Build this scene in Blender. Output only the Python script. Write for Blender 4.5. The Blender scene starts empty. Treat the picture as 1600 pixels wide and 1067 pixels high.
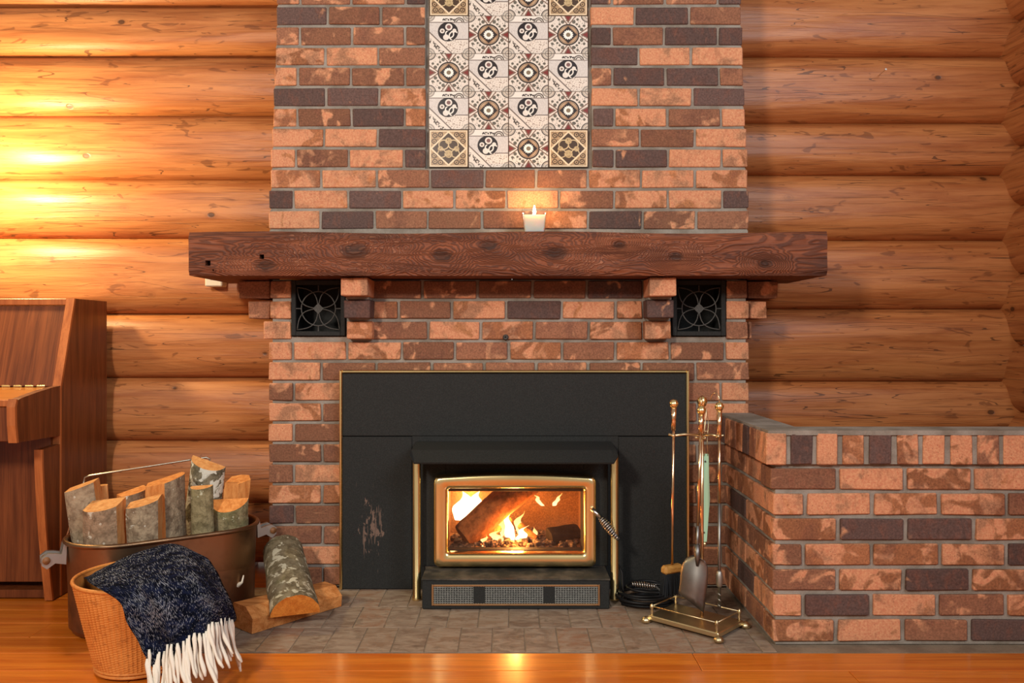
import bpy, math, random
from mathutils import Vector, Matrix, noise as mnoise
random.seed(7)
S = bpy.context.scene
COL = S.collection

# ------------------------------------------------------------------ camera, world, lights, exposure
CAM_D, CAM_H, FOC, HOR = 3.1, 0.926, 1302.0, 528.0
cam_data = bpy.data.cameras.new('camera')
cam_data.sensor_width = 36.0
cam_data.lens = FOC / 1600.0 * 36.0
cam_data.shift_y = -(533.5 - HOR) / 1600.0
cam_data.clip_start = 0.05
cam = bpy.data.objects.new('camera', cam_data)
cam.location = (0, -CAM_D, CAM_H)
cam.rotation_euler = (math.radians(90), 0, 0)
COL.objects.link(cam)
S.camera = cam
S.view_settings.view_transform = 'Standard'
S.view_settings.look = 'None'
S.view_settings.gamma = 1.0
S.view_settings.use_curve_mapping = False
S.view_settings.exposure = 0.0

world = bpy.data.worlds.new('room_air')
S.world = world
world.use_nodes = True
bg = world.node_tree.nodes['Background']
bg.inputs['Color'].default_value = (1.0, 0.90, 0.78, 1)
bg.inputs['Strength'].default_value = 0.30


def light(name, kind, loc, energy, color, size=0.1, target=None, size_y=None):
    ld = bpy.data.lights.new(name, kind)
    ld.energy = energy
    ld.color = color
    if kind == 'AREA':
        ld.size = size
        if size_y:
            ld.shape = 'RECTANGLE'
            ld.size_y = size_y
    else:
        ld.shadow_soft_size = size
    o = bpy.data.objects.new(name, ld)
    o.location = loc
    if target is not None:
        o.rotation_euler = (Vector(target) - Vector(loc)).to_track_quat('-Z', 'Y').to_euler()
    COL.objects.link(o)
    return o


light('room_lamp_offscreen', 'AREA', (-1.5, -3.9, 2.35), 100, (1.0, 0.91, 0.80), 0.40, (0.2, 0, 0.9))
light('window_high_offscreen', 'AREA', (2.3, -4.2, 3.0), 120, (0.82, 0.91, 1.0), 1.8, (0.0, 0.0, 1.6))
light('piano_lamp_offscreen', 'POINT', (-2.07, -0.05, 1.60), 60, (1.0, 0.77, 0.37), 0.06)


# ------------------------------------------------------------------ helpers
def P(px, py, d):
    """a point measured in the photograph, at the distance d it really stands from the camera"""
    return Vector(((px - 800) / FOC * d, d - CAM_D, CAM_H - (py - HOR) / FOC * d))


def lin(r, g, b):
    f = lambda c: (c / 255 / 12.92) if c / 255 <= 0.04045 else ((c / 255 + 0.055) / 1.055) ** 2.4
    return (f(r), f(g), f(b), 1)


class G:
    """collects geometry in world space for ONE mesh object"""
    def __init__(self):
        self.v, self.f, self.uv = [], [], None

    def add(self, vs, fs):
        b = len(self.v)
        self.v += [Vector(p) for p in vs]
        self.f += [tuple(i + b for i in q) for q in fs]
        return self

    def box(self, x0, x1, y0, y1, z0, z1, bev=0.0, M=None):
        b = min(bev, (x1 - x0) * .45, (y1 - y0) * .45, (z1 - z0) * .45)
        if b <= 0:
            vs = [(x, y, z) for x in (x0, x1) for y in (y0, y1) for z in (z0, z1)]
            fs = [(0, 1, 3, 2), (4, 6, 7, 5), (0, 4, 5, 1), (2, 3, 7, 6), (0, 2, 6, 4), (1, 5, 7, 3)]
        else:
            vs, fs, idx = [], [], {}
            X, Y, Z = (x0, x1), (y0, y1), (z0, z1)
            for i in (0, 1):
                for j in (0, 1):
                    for k in (0, 1):
                        sx, sy, sz = (1, -1)[i] * b, (1, -1)[j] * b, (1, -1)[k] * b
                        for a, off in enumerate(((0, sy, sz), (sx, 0, sz), (sx, sy, 0))):
                            idx[i, j, k, a] = len(vs)
                            vs.append((X[i] + off[0], Y[j] + off[1], Z[k] + off[2]))
            for i in (0, 1):
                fs.append([idx[i, 0, 0, 0], idx[i, 0, 1, 0], idx[i, 1, 1, 0], idx[i, 1, 0, 0]][::(1 if i == 0 else -1)])
                fs.append([idx[0, i, 0, 1], idx[1, i, 0, 1], idx[1, i, 1, 1], idx[0, i, 1, 1]][::(1 if i == 0 else -1)])
                fs.append([idx[0, 0, i, 2], idx[0, 1, i, 2], idx[1, 1, i, 2], idx[1, 0, i, 2]][::(1 if i == 0 else -1)])
                for j in (0, 1):
                    fs.append([idx[i, j, 0, 0], idx[i, j, 1, 0], idx[i, j, 1, 1], idx[i, j, 0, 1]])
                    fs.append([idx[i, 0, j, 0], idx[i, 1, j, 0], idx[i, 1, j, 2], idx[i, 0, j, 2]])
                    fs.append([idx[0, i, j, 1], idx[1, i, j, 1], idx[1, i, j, 2], idx[0, i, j, 2]])
                    for k in (0, 1):
                        fs.append([idx[i, j, k, 0], idx[i, j, k, 1], idx[i, j, k, 2]])
        if M is not None:
            vs = [M @ Vector(p) for p in vs]
        return self.add(vs, fs)

    def tube(self, pts, r, n=10, caps=True, closed=False):
        pts = [Vector(p) for p in pts]
        m = len(pts)
        rs = r if isinstance(r, (list, tuple)) else [r] * m
        vs, fs = [], []
        up = None
        for i, p in enumerate(pts):
            if closed:
                t = (pts[(i + 1) % m] - pts[i - 1])
            else:
                t = pts[min(i + 1, m - 1)] - pts[max(i - 1, 0)]
            if t.length < 1e-9:
                t = Vector((0, 0, 1))
            t.normalize()
            if up is None:
                up = Vector((0, 0, 1)) if abs(t.z) < .9 else Vector((0, 1, 0))
            a = up - t * up.dot(t)
            if a.length < 1e-6:
                a = t.orthogonal()
            a.normalize()
            up = a
            b = t.cross(a)
            for k in range(n):
                th = 2 * math.pi * k / n
                vs.append(p + (a * math.cos(th) + b * math.sin(th)) * rs[i])
        for i in range(m if closed else m - 1):
            for k in range(n):
                i2 = (i + 1) % m
                fs.append((i * n + k, i * n + (k + 1) % n, i2 * n + (k + 1) % n, i2 * n + k))
        if caps and not closed:
            fs.append(tuple(range(n))[::-1])
            fs.append(tuple((m - 1) * n + k for k in range(n)))
        return self.add(vs, fs)

    def lathe(self, prof, c=(0, 0, 0), n=24, M=None, sx=1, sy=1):
        vs, fs = [], []
        m = len(prof)
        for r, z in prof:
            for k in range(n):
                th = 2 * math.pi * k / n
                vs.append(Vector((r * math.cos(th) * sx, r * math.sin(th) * sy, z)))
        for i in range(m - 1):
            for k in range(n):
                fs.append((i * n + k, i * n + (k + 1) % n, (i + 1) * n + (k + 1) % n, (i + 1) * n + k))
        if prof[0][0] > 1e-5:
            fs.append(tuple(range(n))[::-1])
        if prof[-1][0] > 1e-5:
            fs.append(tuple((m - 1) * n + k for k in range(n)))
        if M is not None:
            vs = [M @ p for p in vs]
        c = Vector(c)
        return self.add([p + c for p in vs], fs)

    def prism(self, poly, a, b, axis='x'):
        """poly: list of 2D points, extruded from a to b along axis"""
        n = len(poly)
        def mk(t, p):
            return {'x': (t, p[0], p[1]), 'y': (p[0], t, p[1]), 'z': (p[0], p[1], t)}[axis]
        vs = [mk(a, p) for p in poly] + [mk(b, p) for p in poly]
        fs = [tuple(range(n))[::-1], tuple(range(n, 2 * n))]
        fs += [(i, (i + 1) % n, (i + 1) % n + n, i + n) for i in range(n)]
        return self.add(vs, fs)

    def grid(self, rows, closed_u=False):
        m, n = len(rows), len(rows[0])
        vs = [p for r in rows for p in r]
        fs = []
        for i in range(m - 1):
            for k in range(n if closed_u else n - 1):
                fs.append((i * n + k, i * n + (k + 1) % n, (i + 1) * n + (k + 1) % n, (i + 1) * n + k))
        return self.add(vs, fs)

    def build(self, name, mat, parent=None, smooth=False, origin=None, auto=None):
        base = Vector((0, 0, 0))
        if parent is not None:
            base = wloc(parent)
        o_w = Vector(origin) if origin is not None else (base if parent is not None else Vector((0, 0, 0)))
        me = bpy.data.meshes.new(name)
        me.from_pydata([tuple(p - o_w) for p in self.v], [], self.f)
        if self.uv:
            ul = me.uv_layers.new(name='UVMap')
            for li, l in enumerate(me.loops):
                ul.data[li].uv = self.uv[l.vertex_index]
        me.update()
        import bmesh
        bm = bmesh.new()
        bm.from_mesh(me)
        bmesh.ops.recalc_face_normals(bm, faces=bm.faces)
        bm.to_mesh(me)
        bm.free()
        if smooth:
            for p in me.polygons:
                p.use_smooth = True
            if auto:
                me.set_sharp_from_angle(angle=math.radians(auto))
        me.materials.append(mat)
        o = bpy.data.objects.new(name, me)
        COL.objects.link(o)
        o.location = o_w - base
        if parent is not None:
            o.parent = parent
        return o


def wloc(o):
    l = o.location.copy()
    while o.parent is not None:
        o = o.parent
        l += o.location
    return l


def tag(o, label, cat, group=None):
    o['label'] = label
    o['category'] = cat
    if group:
        o['group'] = group
    return o


def thing(name, label, cat, loc, group=None):
    o = bpy.data.objects.new(name, None)
    o.empty_display_size = .05
    o.location = loc
    COL.objects.link(o)
    return tag(o, label, cat, group)


def struct(name, loc=(0, 0, 0), label=None):
    o = bpy.data.objects.new(name, None)
    o.empty_display_size = .05
    o.location = loc
    o['kind'] = 'structure'
    if label:
        o['label'] = label
    COL.objects.link(o)
    return o


# ------------------------------------------------------------------ node helpers
class E:
    """expression on sockets: builds Math nodes"""
    def __init__(s, nt, sock):
        s.nt, s.s = nt, sock

    def _op(s, op, *o):
        n = s.nt.nodes.new('ShaderNodeMath')
        n.operation = op
        for i, a in enumerate((s,) + o):
            if isinstance(a, E):
                s.nt.links.new(a.s, n.inputs[i])
            else:
                n.inputs[i].default_value = a
        return E(s.nt, n.outputs[0])

    def __add__(s, o): return s._op('ADD', o)
    __radd__ = __add__
    def __sub__(s, o): return s._op('SUBTRACT', o)
    def __rsub__(s, o): return s._op('MULTIPLY', -1.0)._op('ADD', o)
    def __mul__(s, o): return s._op('MULTIPLY', o)
    __rmul__ = __mul__
    def __truediv__(s, o): return s._op('DIVIDE', o)
    def lt(s, o): return s._op('LESS_THAN', o)
    def gt(s, o): return s._op('GREATER_THAN', o)
    def abs(s): return s._op('ABSOLUTE')
    def min(s, o): return s._op('MINIMUM', o)
    def max(s, o): return s._op('MAXIMUM', o)
    def sqrt(s): return s._op('SQRT')
    def sin(s): return s._op('SINE')
    def atan2(s, o): return s._op('ARCTAN2', o)
    def pow(s, o): return s._op('POWER', o)
    def frac(s): return s._op('FRACT')

    def step(s, a, b):
        """smooth 0..1 between a and b"""
        n = s.nt.nodes.new('ShaderNodeMapRange')
        n.interpolation_type = 'SMOOTHSTEP'
        s.nt.links.new(s.s, n.inputs[0])
        n.inputs[1].default_value, n.inputs[2].default_value = a, b
        return E(s.nt, n.outputs[0])


class Mt:
    def __init__(self, name, rough=.6, metal=0.0, spec=.5):
        self.m = bpy.data.materials.new(name)
        self.m.use_nodes = True
        self.nt = self.m.node_tree
        self.b = self.nt.nodes['Principled BSDF']
        self.b.inputs['Roughness'].default_value = rough
        self.b.inputs['Metallic'].default_value = metal
        self.b.inputs['Specular IOR Level'].default_value = spec

    def node(self, t):
        return self.nt.nodes.new(t)

    def link(self, a, b):
        self.nt.links.new(a.s if isinstance(a, E) else a, b)

    def coords(self, scale=(1, 1, 1), rand=True, kind='Object'):
        tc = self.node('ShaderNodeTexCoord')
        out = tc.outputs[kind]
        if rand:
            oi = self.node('ShaderNodeObjectInfo')
            mul = self.node('ShaderNodeVectorMath')
            mul.operation = 'SCALE'
            mul.inputs[0].default_value = (37.1, 51.7, 23.3)
            self.link(oi.outputs['Random'], mul.inputs['Scale'])
            ad = self.node('ShaderNodeVectorMath')
            ad.operation = 'ADD'
            self.link(out, ad.inputs[0])
            self.link(mul.outputs[0], ad.inputs[1])
            out = ad.outputs[0]
        mp = self.node('ShaderNodeVectorMath')
        mp.operation = 'MULTIPLY'
        mp.inputs[1].default_value = scale
        self.link(out, mp.inputs[0])
        return mp.outputs[0]

    def noise(self, vec, scale=5, detail=3, rough=.5, dist=0.0):
        n = self.node('ShaderNodeTexNoise')
        self.link(vec, n.inputs['Vector'])
        n.inputs['Scale'].default_value = scale
        n.inputs['Detail'].default_value = detail
        n.inputs['Roughness'].default_value = rough
        n.inputs['Distortion'].default_value = dist
        return E(self.nt, n.outputs['Fac'])

    def voro(self, vec, scale=5, feature='F1', rnd=1.0):
        n = self.node('ShaderNodeTexVoronoi')
        n.feature = feature
        self.link(vec, n.inputs['Vector'])
        n.inputs['Scale'].default_value = scale
        n.inputs['Randomness'].default_value = rnd
        return E(self.nt, n.outputs['Distance'])

    def mix(self, fac, a, b, mode='MIX'):
        n = self.node('ShaderNodeMix')
        n.data_type = 'RGBA'
        n.blend_type = mode
        for s, i in ((a, 6), (b, 7)):
            if isinstance(s, (tuple, list)):
                n.inputs[i].default_value = s
            else:
                self.link(s, n.inputs[i])
        if isinstance(fac, (int, float)):
            n.inputs[0].default_value = fac
        else:
            self.link(fac, n.inputs[0])
        return n.outputs[2]

    def xyz(self, vec):
        n = self.node('ShaderNodeSeparateXYZ')
        self.link(vec, n.inputs[0])
        return [E(self.nt, o) for o in n.outputs]

    def color(self, c):
        if isinstance(c, (tuple, list)):
            self.b.inputs['Base Color'].default_value = c
        else:
            self.link(c, self.b.inputs['Base Color'])
        return self

    def rough(self, e):
        self.link(e, self.b.inputs['Roughness'])
        return self

    def bump(self, e, strength=.5, dist=.002):
        n = self.node('ShaderNodeBump')
        n.inputs['Strength'].default_value = strength
        n.inputs['Distance'].default_value = dist
        self.link(e, n.inputs['Height'])
        self.link(n.outputs[0], self.b.inputs['Normal'])
        return self


# ------------------------------------------------------------------ materials
def m_brick():
    t = Mt('fired_brick', .85, spec=.25)
    v = t.coords()
    oi = t.node('ShaderNodeObjectInfo')
    big = t.noise(v, 13, 2, .5, .9)
    alpha = E(t.nt, oi.outputs['Alpha'])
    patch = ((big + alpha * .55) - .74).step(-.05, .06)
    light_c = lin(214, 157, 117)
    c = t.mix(patch, oi.outputs['Color'], light_c)
    blot = t.noise(v, 9, 3, .6, .5).step(.50, .66)
    c = t.mix(blot * .45, c, lin(116, 77, 64))
    stl = t.noise(t.coords((1.6, 1, .8)), 24, 3, .6, .6).step(.5, .72)
    c = t.mix(stl * .28, c, lin(150, 92, 70))
    fine = t.noise(v, 160, 3, .7)
    c = t.mix(.55, c, t.mix(fine.step(.25, .8), lin(95, 90, 88), lin(205, 200, 196)), 'OVERLAY')
    pits = t.voro(v, 95).lt(.13)
    pitm = pits * t.noise(v, 25, 1).gt(.55)
    c = t.mix(pitm * .6, c, lin(55, 32, 26))
    t.color(c)
    t.bump(fine * .5 + t.noise(v, 40, 3) - pitm * .5, .6, .0025)
    return t.m


def m_mortar(name, c1, c2):
    t = Mt(name, .95, spec=.15)
    v = t.coords(rand=False)
    n = t.noise(v, 9, 4, .6)
    f = t.noise(v, 220, 2, .7)
    t.color(t.mix(.4, t.mix(n.step(.35, .65), c1, c2), t.mix(f, lin(90, 90, 90), lin(190, 190, 190)), 'OVERLAY'))
    t.bump(f, .6, .002)
    return t.m


def m_logwood(name, ca, cb, cdark, axis='x'):
    t = Mt(name, .42, spec=.4)
    sw = lambda q: q if axis == 'x' else (q[1], q[0], q[2])
    v = t.coords((1, 1, 1))
    vs = t.coords(sw((.55, 7, 7)))
    g1 = t.noise(vs, 4.0, 5, .62, .6)
    vf = t.coords(sw((1.2, 34, 34)))
    g2 = t.noise(vf, 3.5, 3, .6, .3)
    c = t.mix(g1.step(.3, .72), ca, cb)
    c = t.mix(g2.step(.52, .72) * .45, c, cdark)
    vfl = t.coords(sw((3.2, 11, 11)))
    fl = t.noise(vfl, 2.6, 2, .55, 1.0).step(.63, .69)
    c = t.mix(fl * .55, c, cdark)
    # knots
    vk = t.coords(sw((1.0, .15, 1.5)))
    d = t.voro(vk, 3.6)
    near = d.step(.13, .05)
    ring = (d * 230).sin() * .5 + .5
    c = t.mix(near * .35 * (ring * .6 + .4), c, cdark)
    core = d.step(.062, .04)
    c = t.mix(core * .8, c, lin(62, 36, 20))
    # checks: thin long cracks
    vc = t.coords(sw((.45, 10, 10)))
    ck = (t.noise(vc, 2.2, 2, .4, .8) - .5).abs().lt(.0035)
    c = t.mix(ck * .7, c, lin(60, 34, 18))
    t.color(c)
    t.bump(g1 * .8 + g2 * .25 - ck * .8 - core * .3, .45, .006)
    return t.m


def m_wood(name, ca, cb, axis='x', rough=.4, scale=1.0, spec=.5, coat=0.0, grain=.5):
    t = Mt(name, rough, spec=spec)
    sc = {'x': (.6, 9, 9), 'y': (9, .6, 9), 'z': (9, 9, .6), 'zx': (9, .3, .5)}[axis]
    v = t.coords(tuple(k * scale for k in sc))
    a = t.noise(v, 3, 5, .6, .6)
    sc2 = {'x': (1.5, 55, 55), 'y': (55, 1.5, 55), 'z': (55, 55, 1.5), 'zx': (55, .5, 1.2)}[axis]
    v2 = t.coords(tuple(k * scale for k in sc2))
    b = t.noise(v2, 3, 3, .6)
    c = t.mix(a.step(.3, .7), ca, cb)
    c = t.mix(b.step(.45, .75) * grain, c, tuple(x * .45 for x in cb[:3]) + (1,))
    t.color(c)
    t.bump(b, .15, .001)
    t.b.inputs['Coat Weight'].default_value = coat
    t.b.inputs['Coat Roughness'].default_value = .15
    return t.m


def m_beam():
    t = Mt('old_beam_wood', .62, spec=.3)
    vw = t.coords((1, 1, 1), rand=False)
    vs = t.coords((1.0, 7, 7), rand=False)
    warp = t.noise(vs, 2.2, 2, .5, 1.2)
    # knots warp the grain into rings
    x, y, z = t.xyz(vw)
    d = None
    for kx, kz in ((-.546, .085), (-.245, .07), (-.082, .105), (.152, .078), (.374, .108), (.568, .066), (.88, .04), (-.86, .035)):
        ks = 1 + .35 * math.sin(kx * 37)
        dx, dz = (x - kx) * .8 * ks, (z - kz) * 1.35 * ks
        dd = (dx * dx + dz * dz).sqrt()
        d = dd if d is None else d.min(dd)
    d = d + (t.noise(vw, 30, 2) - .5) * .02
    rings = ((z * 9 + warp * 2.4 + d.step(.13, 0) * 2.6) * 26).sin() * .5 + .5
    fine = t.noise(t.coords((3, 60, 60), rand=False), 3, 3, .6)
    c = t.mix(t.noise(vs, 3, 4, .6).step(.32, .7), lin(104, 57, 36), lin(142, 80, 50))
    c = t.mix(rings.step(.35, .75) * .55, c, lin(54, 28, 20))
    hl = (fine * rings).step(.42, .56) * t.noise(vw, 5, 2).step(.45, .62)
    c = t.mix(hl * .55, c, lin(196, 128, 92))
    dark = t.noise(vs, 1.4, 2, .5, .5).step(.56, .7)
    c = t.mix(dark * .6, c, lin(44, 25, 18))
    core = d.step(.036, .014)
    c = t.mix(core * .7, c, lin(38, 22, 15))
    t.color(c)
    t.bump(rings * .6 + fine * .6 - core, .7, .005)
    return t.m


def m_bark(name, base, base2, lichen, amount, moss=0.0):
    t = Mt(name, .95, spec=.15)
    v = t.coords()
    n = t.noise(v, 34, 4, .65)
    c = t.mix(n.step(.35, .68), base, base2)
    crack = t.voro(t.coords((1, 1, .55)), 55, 'DISTANCE_TO_EDGE').lt(.05) * t.noise(v, 12, 2).gt(.5)
    c = t.mix(crack * .22, c, lin(52, 44, 34))
    if moss:
        c = t.mix(t.noise(v, 10, 3, .6).step(.5, .68) * moss, c, lin(112, 112, 72))
    li = t.noise(v, 21, 4, .55, .7).step(.66 - amount * .3, .70 - amount * .3)
    c = t.mix(li * .9, c, lichen)
    spots = (t.voro(v, 33) + t.noise(v, 80, 2) * .25).lt(.22)
    c = t.mix(spots * .7, c, lichen)
    t.color(c)
    t.bump(n - crack * .8 + t.noise(v, 110, 2) * .5, .9, .005)
    return t.m


def m_splitwood(name, ca, cb):
    t = Mt(name, .8, spec=.2)
    v = t.coords((14, 14, 3))
    a = t.noise(v, 4, 4, .6, .4)
    v2 = t.coords((40, 40, 40))
    f = t.noise(v2, 4, 3, .7)
    c = t.mix(a.step(.3, .7), ca, cb)
    c = t.mix(f.step(.58, .75) * .4, c, lin(120, 70, 34))
    t.color(c)
    t.bump(a + f * .4, .6, .004)
    return t.m


def m_metal(name, c, rough=.2, var=.12, tarnish=None):
    t = Mt(name, rough, metal=1.0)
    v = t.coords()
    n = t.noise(v, 6, 4, .6)
    if tarnish:
        t.color(t.mix(n.step(.42, .68), c, tarnish))
    else:
        t.color(c)
    t.rough(n * var * 2 + (rough - var))
    return t.m


def m_black(name, c=(38, 38, 36), rough=.75, stain=None, dust=0.0):
    t = Mt(name, rough, spec=.3)
    v = t.coords(rand=False)
    n = t.noise(v, 260, 2, .7)
    col = t.mix(n.step(.3, .8), lin(*[k * .8 for k in c]), lin(*[k * 1.2 for k in c]))
    if dust:
        col = t.mix(t.noise(v, 9, 4, .65).step(.42, .72) * dust, col, lin(125, 112, 96))
    if stain:
        x, y, z = t.xyz(v)
        cx, cz = stain
        dx, dz = (x - cx) / .055, (z - cz) / .125
        r = (dx * dx + dz * dz).sqrt()
        vv = t.coords((60, 60, 26), rand=False)
        m1 = (t.noise(vv, 1, 4, .7, .4) - r * .17).step(.46, .52)
        drip = (t.noise(t.coords((95, 1, 9), rand=False), 1, 2, .5) - r * .13).step(.50, .55)
        col = t.mix(m1.max(drip * .7) * .8, col, lin(126, 100, 86))
    t.color(col)
    t.bump(n, .3, .001)
    return t.m


def m_emit(name, c, strength):
    m = bpy.data.materials.new(name)
    m.use_nodes = True
    nt = m.node_tree
    nt.nodes.clear()
    e = nt.nodes.new('ShaderNodeEmission')
    e.inputs[0].default_value = c
    e.inputs[1].default_value = strength
    o = nt.nodes.new('ShaderNodeOutputMaterial')
    nt.links.new(e.outputs[0], o.inputs[0])
    return m


def m_pane(name, tint=(1, 1, 1, 1), gloss=.05):
    """thin sheet of glass: mostly clear, with a mirror reflection"""
    m = bpy.data.materials.new(name)
    m.use_nodes = True
    nt = m.node_tree
    nt.nodes.clear()
    tr = nt.nodes.new('ShaderNodeBsdfTransparent')
    tr.inputs[0].default_value = tint
    gl = nt.nodes.new('ShaderNodeBsdfGlossy')
    gl.inputs['Roughness'].default_value = .03
    mx = nt.nodes.new('ShaderNodeMixShader')
    mx.inputs[0].default_value = gloss
    o = nt.nodes.new('ShaderNodeOutputMaterial')
    nt.links.new(tr.outputs[0], mx.inputs[1])
    nt.links.new(gl.outputs[0], mx.inputs[2])
    nt.links.new(mx.outputs[0], o.inputs[0])
    return m


TW, TH = .1485, .1425      # wall tile size


def m_tile(kind):
    t = Mt('printed_tile_' + kind, .28, spec=.5)
    tc = t.node('ShaderNodeTexCoord')
    x, y, z = t.xyz(tc.outputs['Object'])
    u, w = x / TW, z / TH            # -.5 .. .5
    vec = tc.outputs['Object']
    cream, dark, brown, red, grey = lin(226, 214, 200), lin(44, 32, 30), lin(122, 94, 78), lin(124, 44, 40), lin(150, 142, 134)
    au, aw = u.abs(), w.abs()
    r = (u * u + w * w).sqrt()
    sp = t.noise(vec, 520, 1).gt(.60)

    def disc(cx, cy, rad, uu=u, ww=w):
        a, b = uu - cx, ww - cy
        return (a * a + b * b).sqrt().lt(rad)

    def ring(cx, cy, rad, wd, uu=u, ww=w):
        a, b = uu - cx, ww - cy
        return ((a * a + b * b).sqrt() - rad).abs().lt(wd)

    if kind == 'sunflower':
        c = cream
        # leaves scattered on the four quarters
        p, q = au.max(aw), au.min(aw)
        leaf = ring(.335, .14, .0, .045, p, q).max(ring(.40, .235, 0, .034, p, q)).max(ring(.275, .215, 0, .030, p, q))
        c = t.mix(leaf, c, lin(104, 98, 86))
        c = t.mix((t.noise(vec, 260, 1).gt(.66)) * r.gt(.3), c, dark)
        # bracts pointing at the edge middles
        tri = (q - (p - .30) * .55).lt(0) * p.gt(.30)
        tri2 = (q - (p - .36) * .52).lt(0) * p.gt(.375)
        c = t.mix(tri, c, brown)
        c = t.mix(tri2, c, red)
        c = t.mix((q - (p - .24) * .75).abs().lt(.016) * p.gt(.26), c, brown)
        # corner fans
        cr = ((au - .5) * (au - .5) + (aw - .5) * (aw - .5)).sqrt()
        c = t.mix(cr.lt(.17), c, lin(204, 190, 172))
        c = t.mix((cr * 95).sin().gt(.35) * cr.lt(.15), c, grey)
        c = t.mix((cr - .17).abs().lt(.011), c, dark)
        # medallion
        c = t.mix(r.lt(.265), c, lin(196, 168, 134))
        c = t.mix((au + aw).lt(.235), c, dark)
        c = t.mix((au + aw - .245).abs().lt(.022), c, lin(170, 134, 100))
        c = t.mix((r - .262).abs().lt(.018), c, dark)
        c = t.mix((r - .225).abs().lt(.008), c, brown)
        th = u.atan2(w)
        pet = (th * 14).sin() * .012 + .118
        c = t.mix((r - pet).lt(0), c, lin(244, 238, 228))
        c = t.mix(r.lt(.055), c, lin(128, 112, 88))
        c = t.mix((au - .5).abs().min((aw - .5).abs()).lt(.012), c, brown)
    elif kind == 'medallion':
        c = t.mix(sp, lin(214, 206, 198), lin(182, 172, 164))
        # lower right ground with sprigs
        low = w.lt(-.12)
        c = t.mix(low * u.gt(-.25), c, cream)
        c = t.mix(t.noise(vec, 230, 1).gt(.62) * low * u.gt(-.1), c, brown)
        c = t.mix((w + .12).abs().lt(.012) * u.gt(.16), c, lin(110, 98, 92))
        # diagonal ribbon, lower left
        dg = u + w
        c = t.mix(dg.lt(-.42), c, cream)
        c = t.mix((dg + .62).abs().lt(.07) * t.noise(vec, 150, 2).gt(.48), c, lin(84, 74, 66))
        c = t.mix((dg + .42).abs().lt(.022), c, lin(118, 104, 96))
        # top frieze
        c = t.mix(w.gt(.325), c, lin(232, 224, 212))
        c = t.mix((w - .40).abs().lt(.032) * u.abs().lt(.16) * t.noise(vec, 190, 1).gt(.47), c, dark)
        rb = ring(.26, .325, .115, .016).max(ring(.26, .325, .07, .014)) * w.gt(.325)
        c = t.mix(rb, c, lin(96, 86, 78))
        c = t.mix((w - .325).abs().lt(.011), c, lin(120, 106, 98))
        # black medallion with flowers
        m = disc(-.02, .08, .245)
        c = t.mix(m, c, lin(36, 26, 28))
        for cx, cy, ra in ((.0, .205, .09), (-.165, .10, .062), (-.07, -.065, .075), (.14, .11, .05)):
            c = t.mix(disc(cx, cy, ra) * m, c, lin(226, 216, 204))
        c = t.mix(disc(.0, .205, .05), c, lin(124, 88, 84))
        c = t.mix(disc(-.165, .10, .028), c, lin(120, 104, 94))
        for cx, cy, ra in ((.02, .02, .10), (.13, -.03, .12)):
            c = t.mix(ring(cx, cy, ra, .016) * m * w.lt(.1), c, lin(232, 224, 212))
        c = t.mix(ring(-.02, .08, .245, .010), c, dark)
        # corner fans
        cr = ((au - .5) * (au - .5) + (aw - .5) * (aw - .5)).sqrt()
        c = t.mix(cr.lt(.16), c, lin(200, 188, 172))
        c = t.mix((cr * 100).sin().gt(.2) * cr.lt(.16), c, grey)
        c = t.mix((au - .5).abs().min((aw - .5).abs()).lt(.012), c, lin(140, 124, 110))
    else:
        tan, pale, ol = lin(184, 154, 116), lin(232, 208, 172), lin(72, 52, 36)
        c = t.mix(t.noise(vec, 330, 1).gt(.58), tan, lin(128, 98, 68))
        for cx, cy in ((.34, .34), (.20, .36), (.36, .19)):
            f = ring(cx, cy, .055, .012, au, aw).max(disc(cx, cy, .018, au, aw))
            c = t.mix(f, c, ol)
        dm = au + aw
        c = t.mix(dm.lt(.44), c, ol)
        fl = disc(.0, .20, .085).max(disc(-.20, -.01, .07)).max(disc(.20, -.01, .07)).max(disc(0, -.14, .105))
        c = t.mix(fl * dm.lt(.40), c, lin(190, 166, 122))
        st = ring(-.12, .10, .12, .014).max(ring(.12, .10, .12, .014)).max(ring(-.17, -.13, .1, .012)).max(ring(.17, -.13, .1, .012))
        c = t.mix(st * dm.lt(.40), c, lin(204, 180, 138))
        vn = (t.noise(vec, 300, 1).gt(.6)) * fl * dm.lt(.4)
        c = t.mix(vn, c, lin(128, 102, 70))
        c = t.mix((dm - .435).abs().lt(.028), c, pale)
        edge = au.max(aw)
        c = t.mix((edge - .455).abs().lt(.014), c, pale)
        c = t.mix(edge.gt(.475), c, lin(78, 58, 42))
    t.color(c)
    return t.m


BRICK = m_brick()
MORTAR = m_mortar('brick_mortar', lin(166, 156, 144), lin(136, 125, 112))
LOGWOOD = m_logwood('log_wall_wood', lin(190, 122, 70), lin(158, 90, 46), lin(96, 50, 24))
LOGWOOD_Y = m_logwood('side_wall_wood', lin(190, 122, 70), lin(158, 90, 46), lin(96, 50, 24), 'y')
FLOORWOOD = m_wood('varnished_fir', lin(222, 126, 36), lin(192, 94, 18), 'x', .32, 1.0, .5, .35, .35)
BEAM = m_beam()
TEAK = m_wood('piano_veneer', lin(126, 66, 32), lin(90, 42, 17), 'z', .38, 1.6, .4, .1, .55)
TEAK_FRONT = m_wood('piano_front_veneer', lin(126, 66, 32), lin(90, 42, 17), 'zx', .38, 1.6, .4, .1, .55)
TEAK_EDGE = m_wood('piano_edge', lin(186, 108, 56), lin(158, 84, 40), 'z', .4, 1.2, .4, .1, .3)
TEAK_LID = m_wood('piano_lid', lin(190, 118, 44), lin(160, 90, 28), 'x', .3, 1.2, .5, .3, .3)
BLACK = m_black('black_steel')
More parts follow.
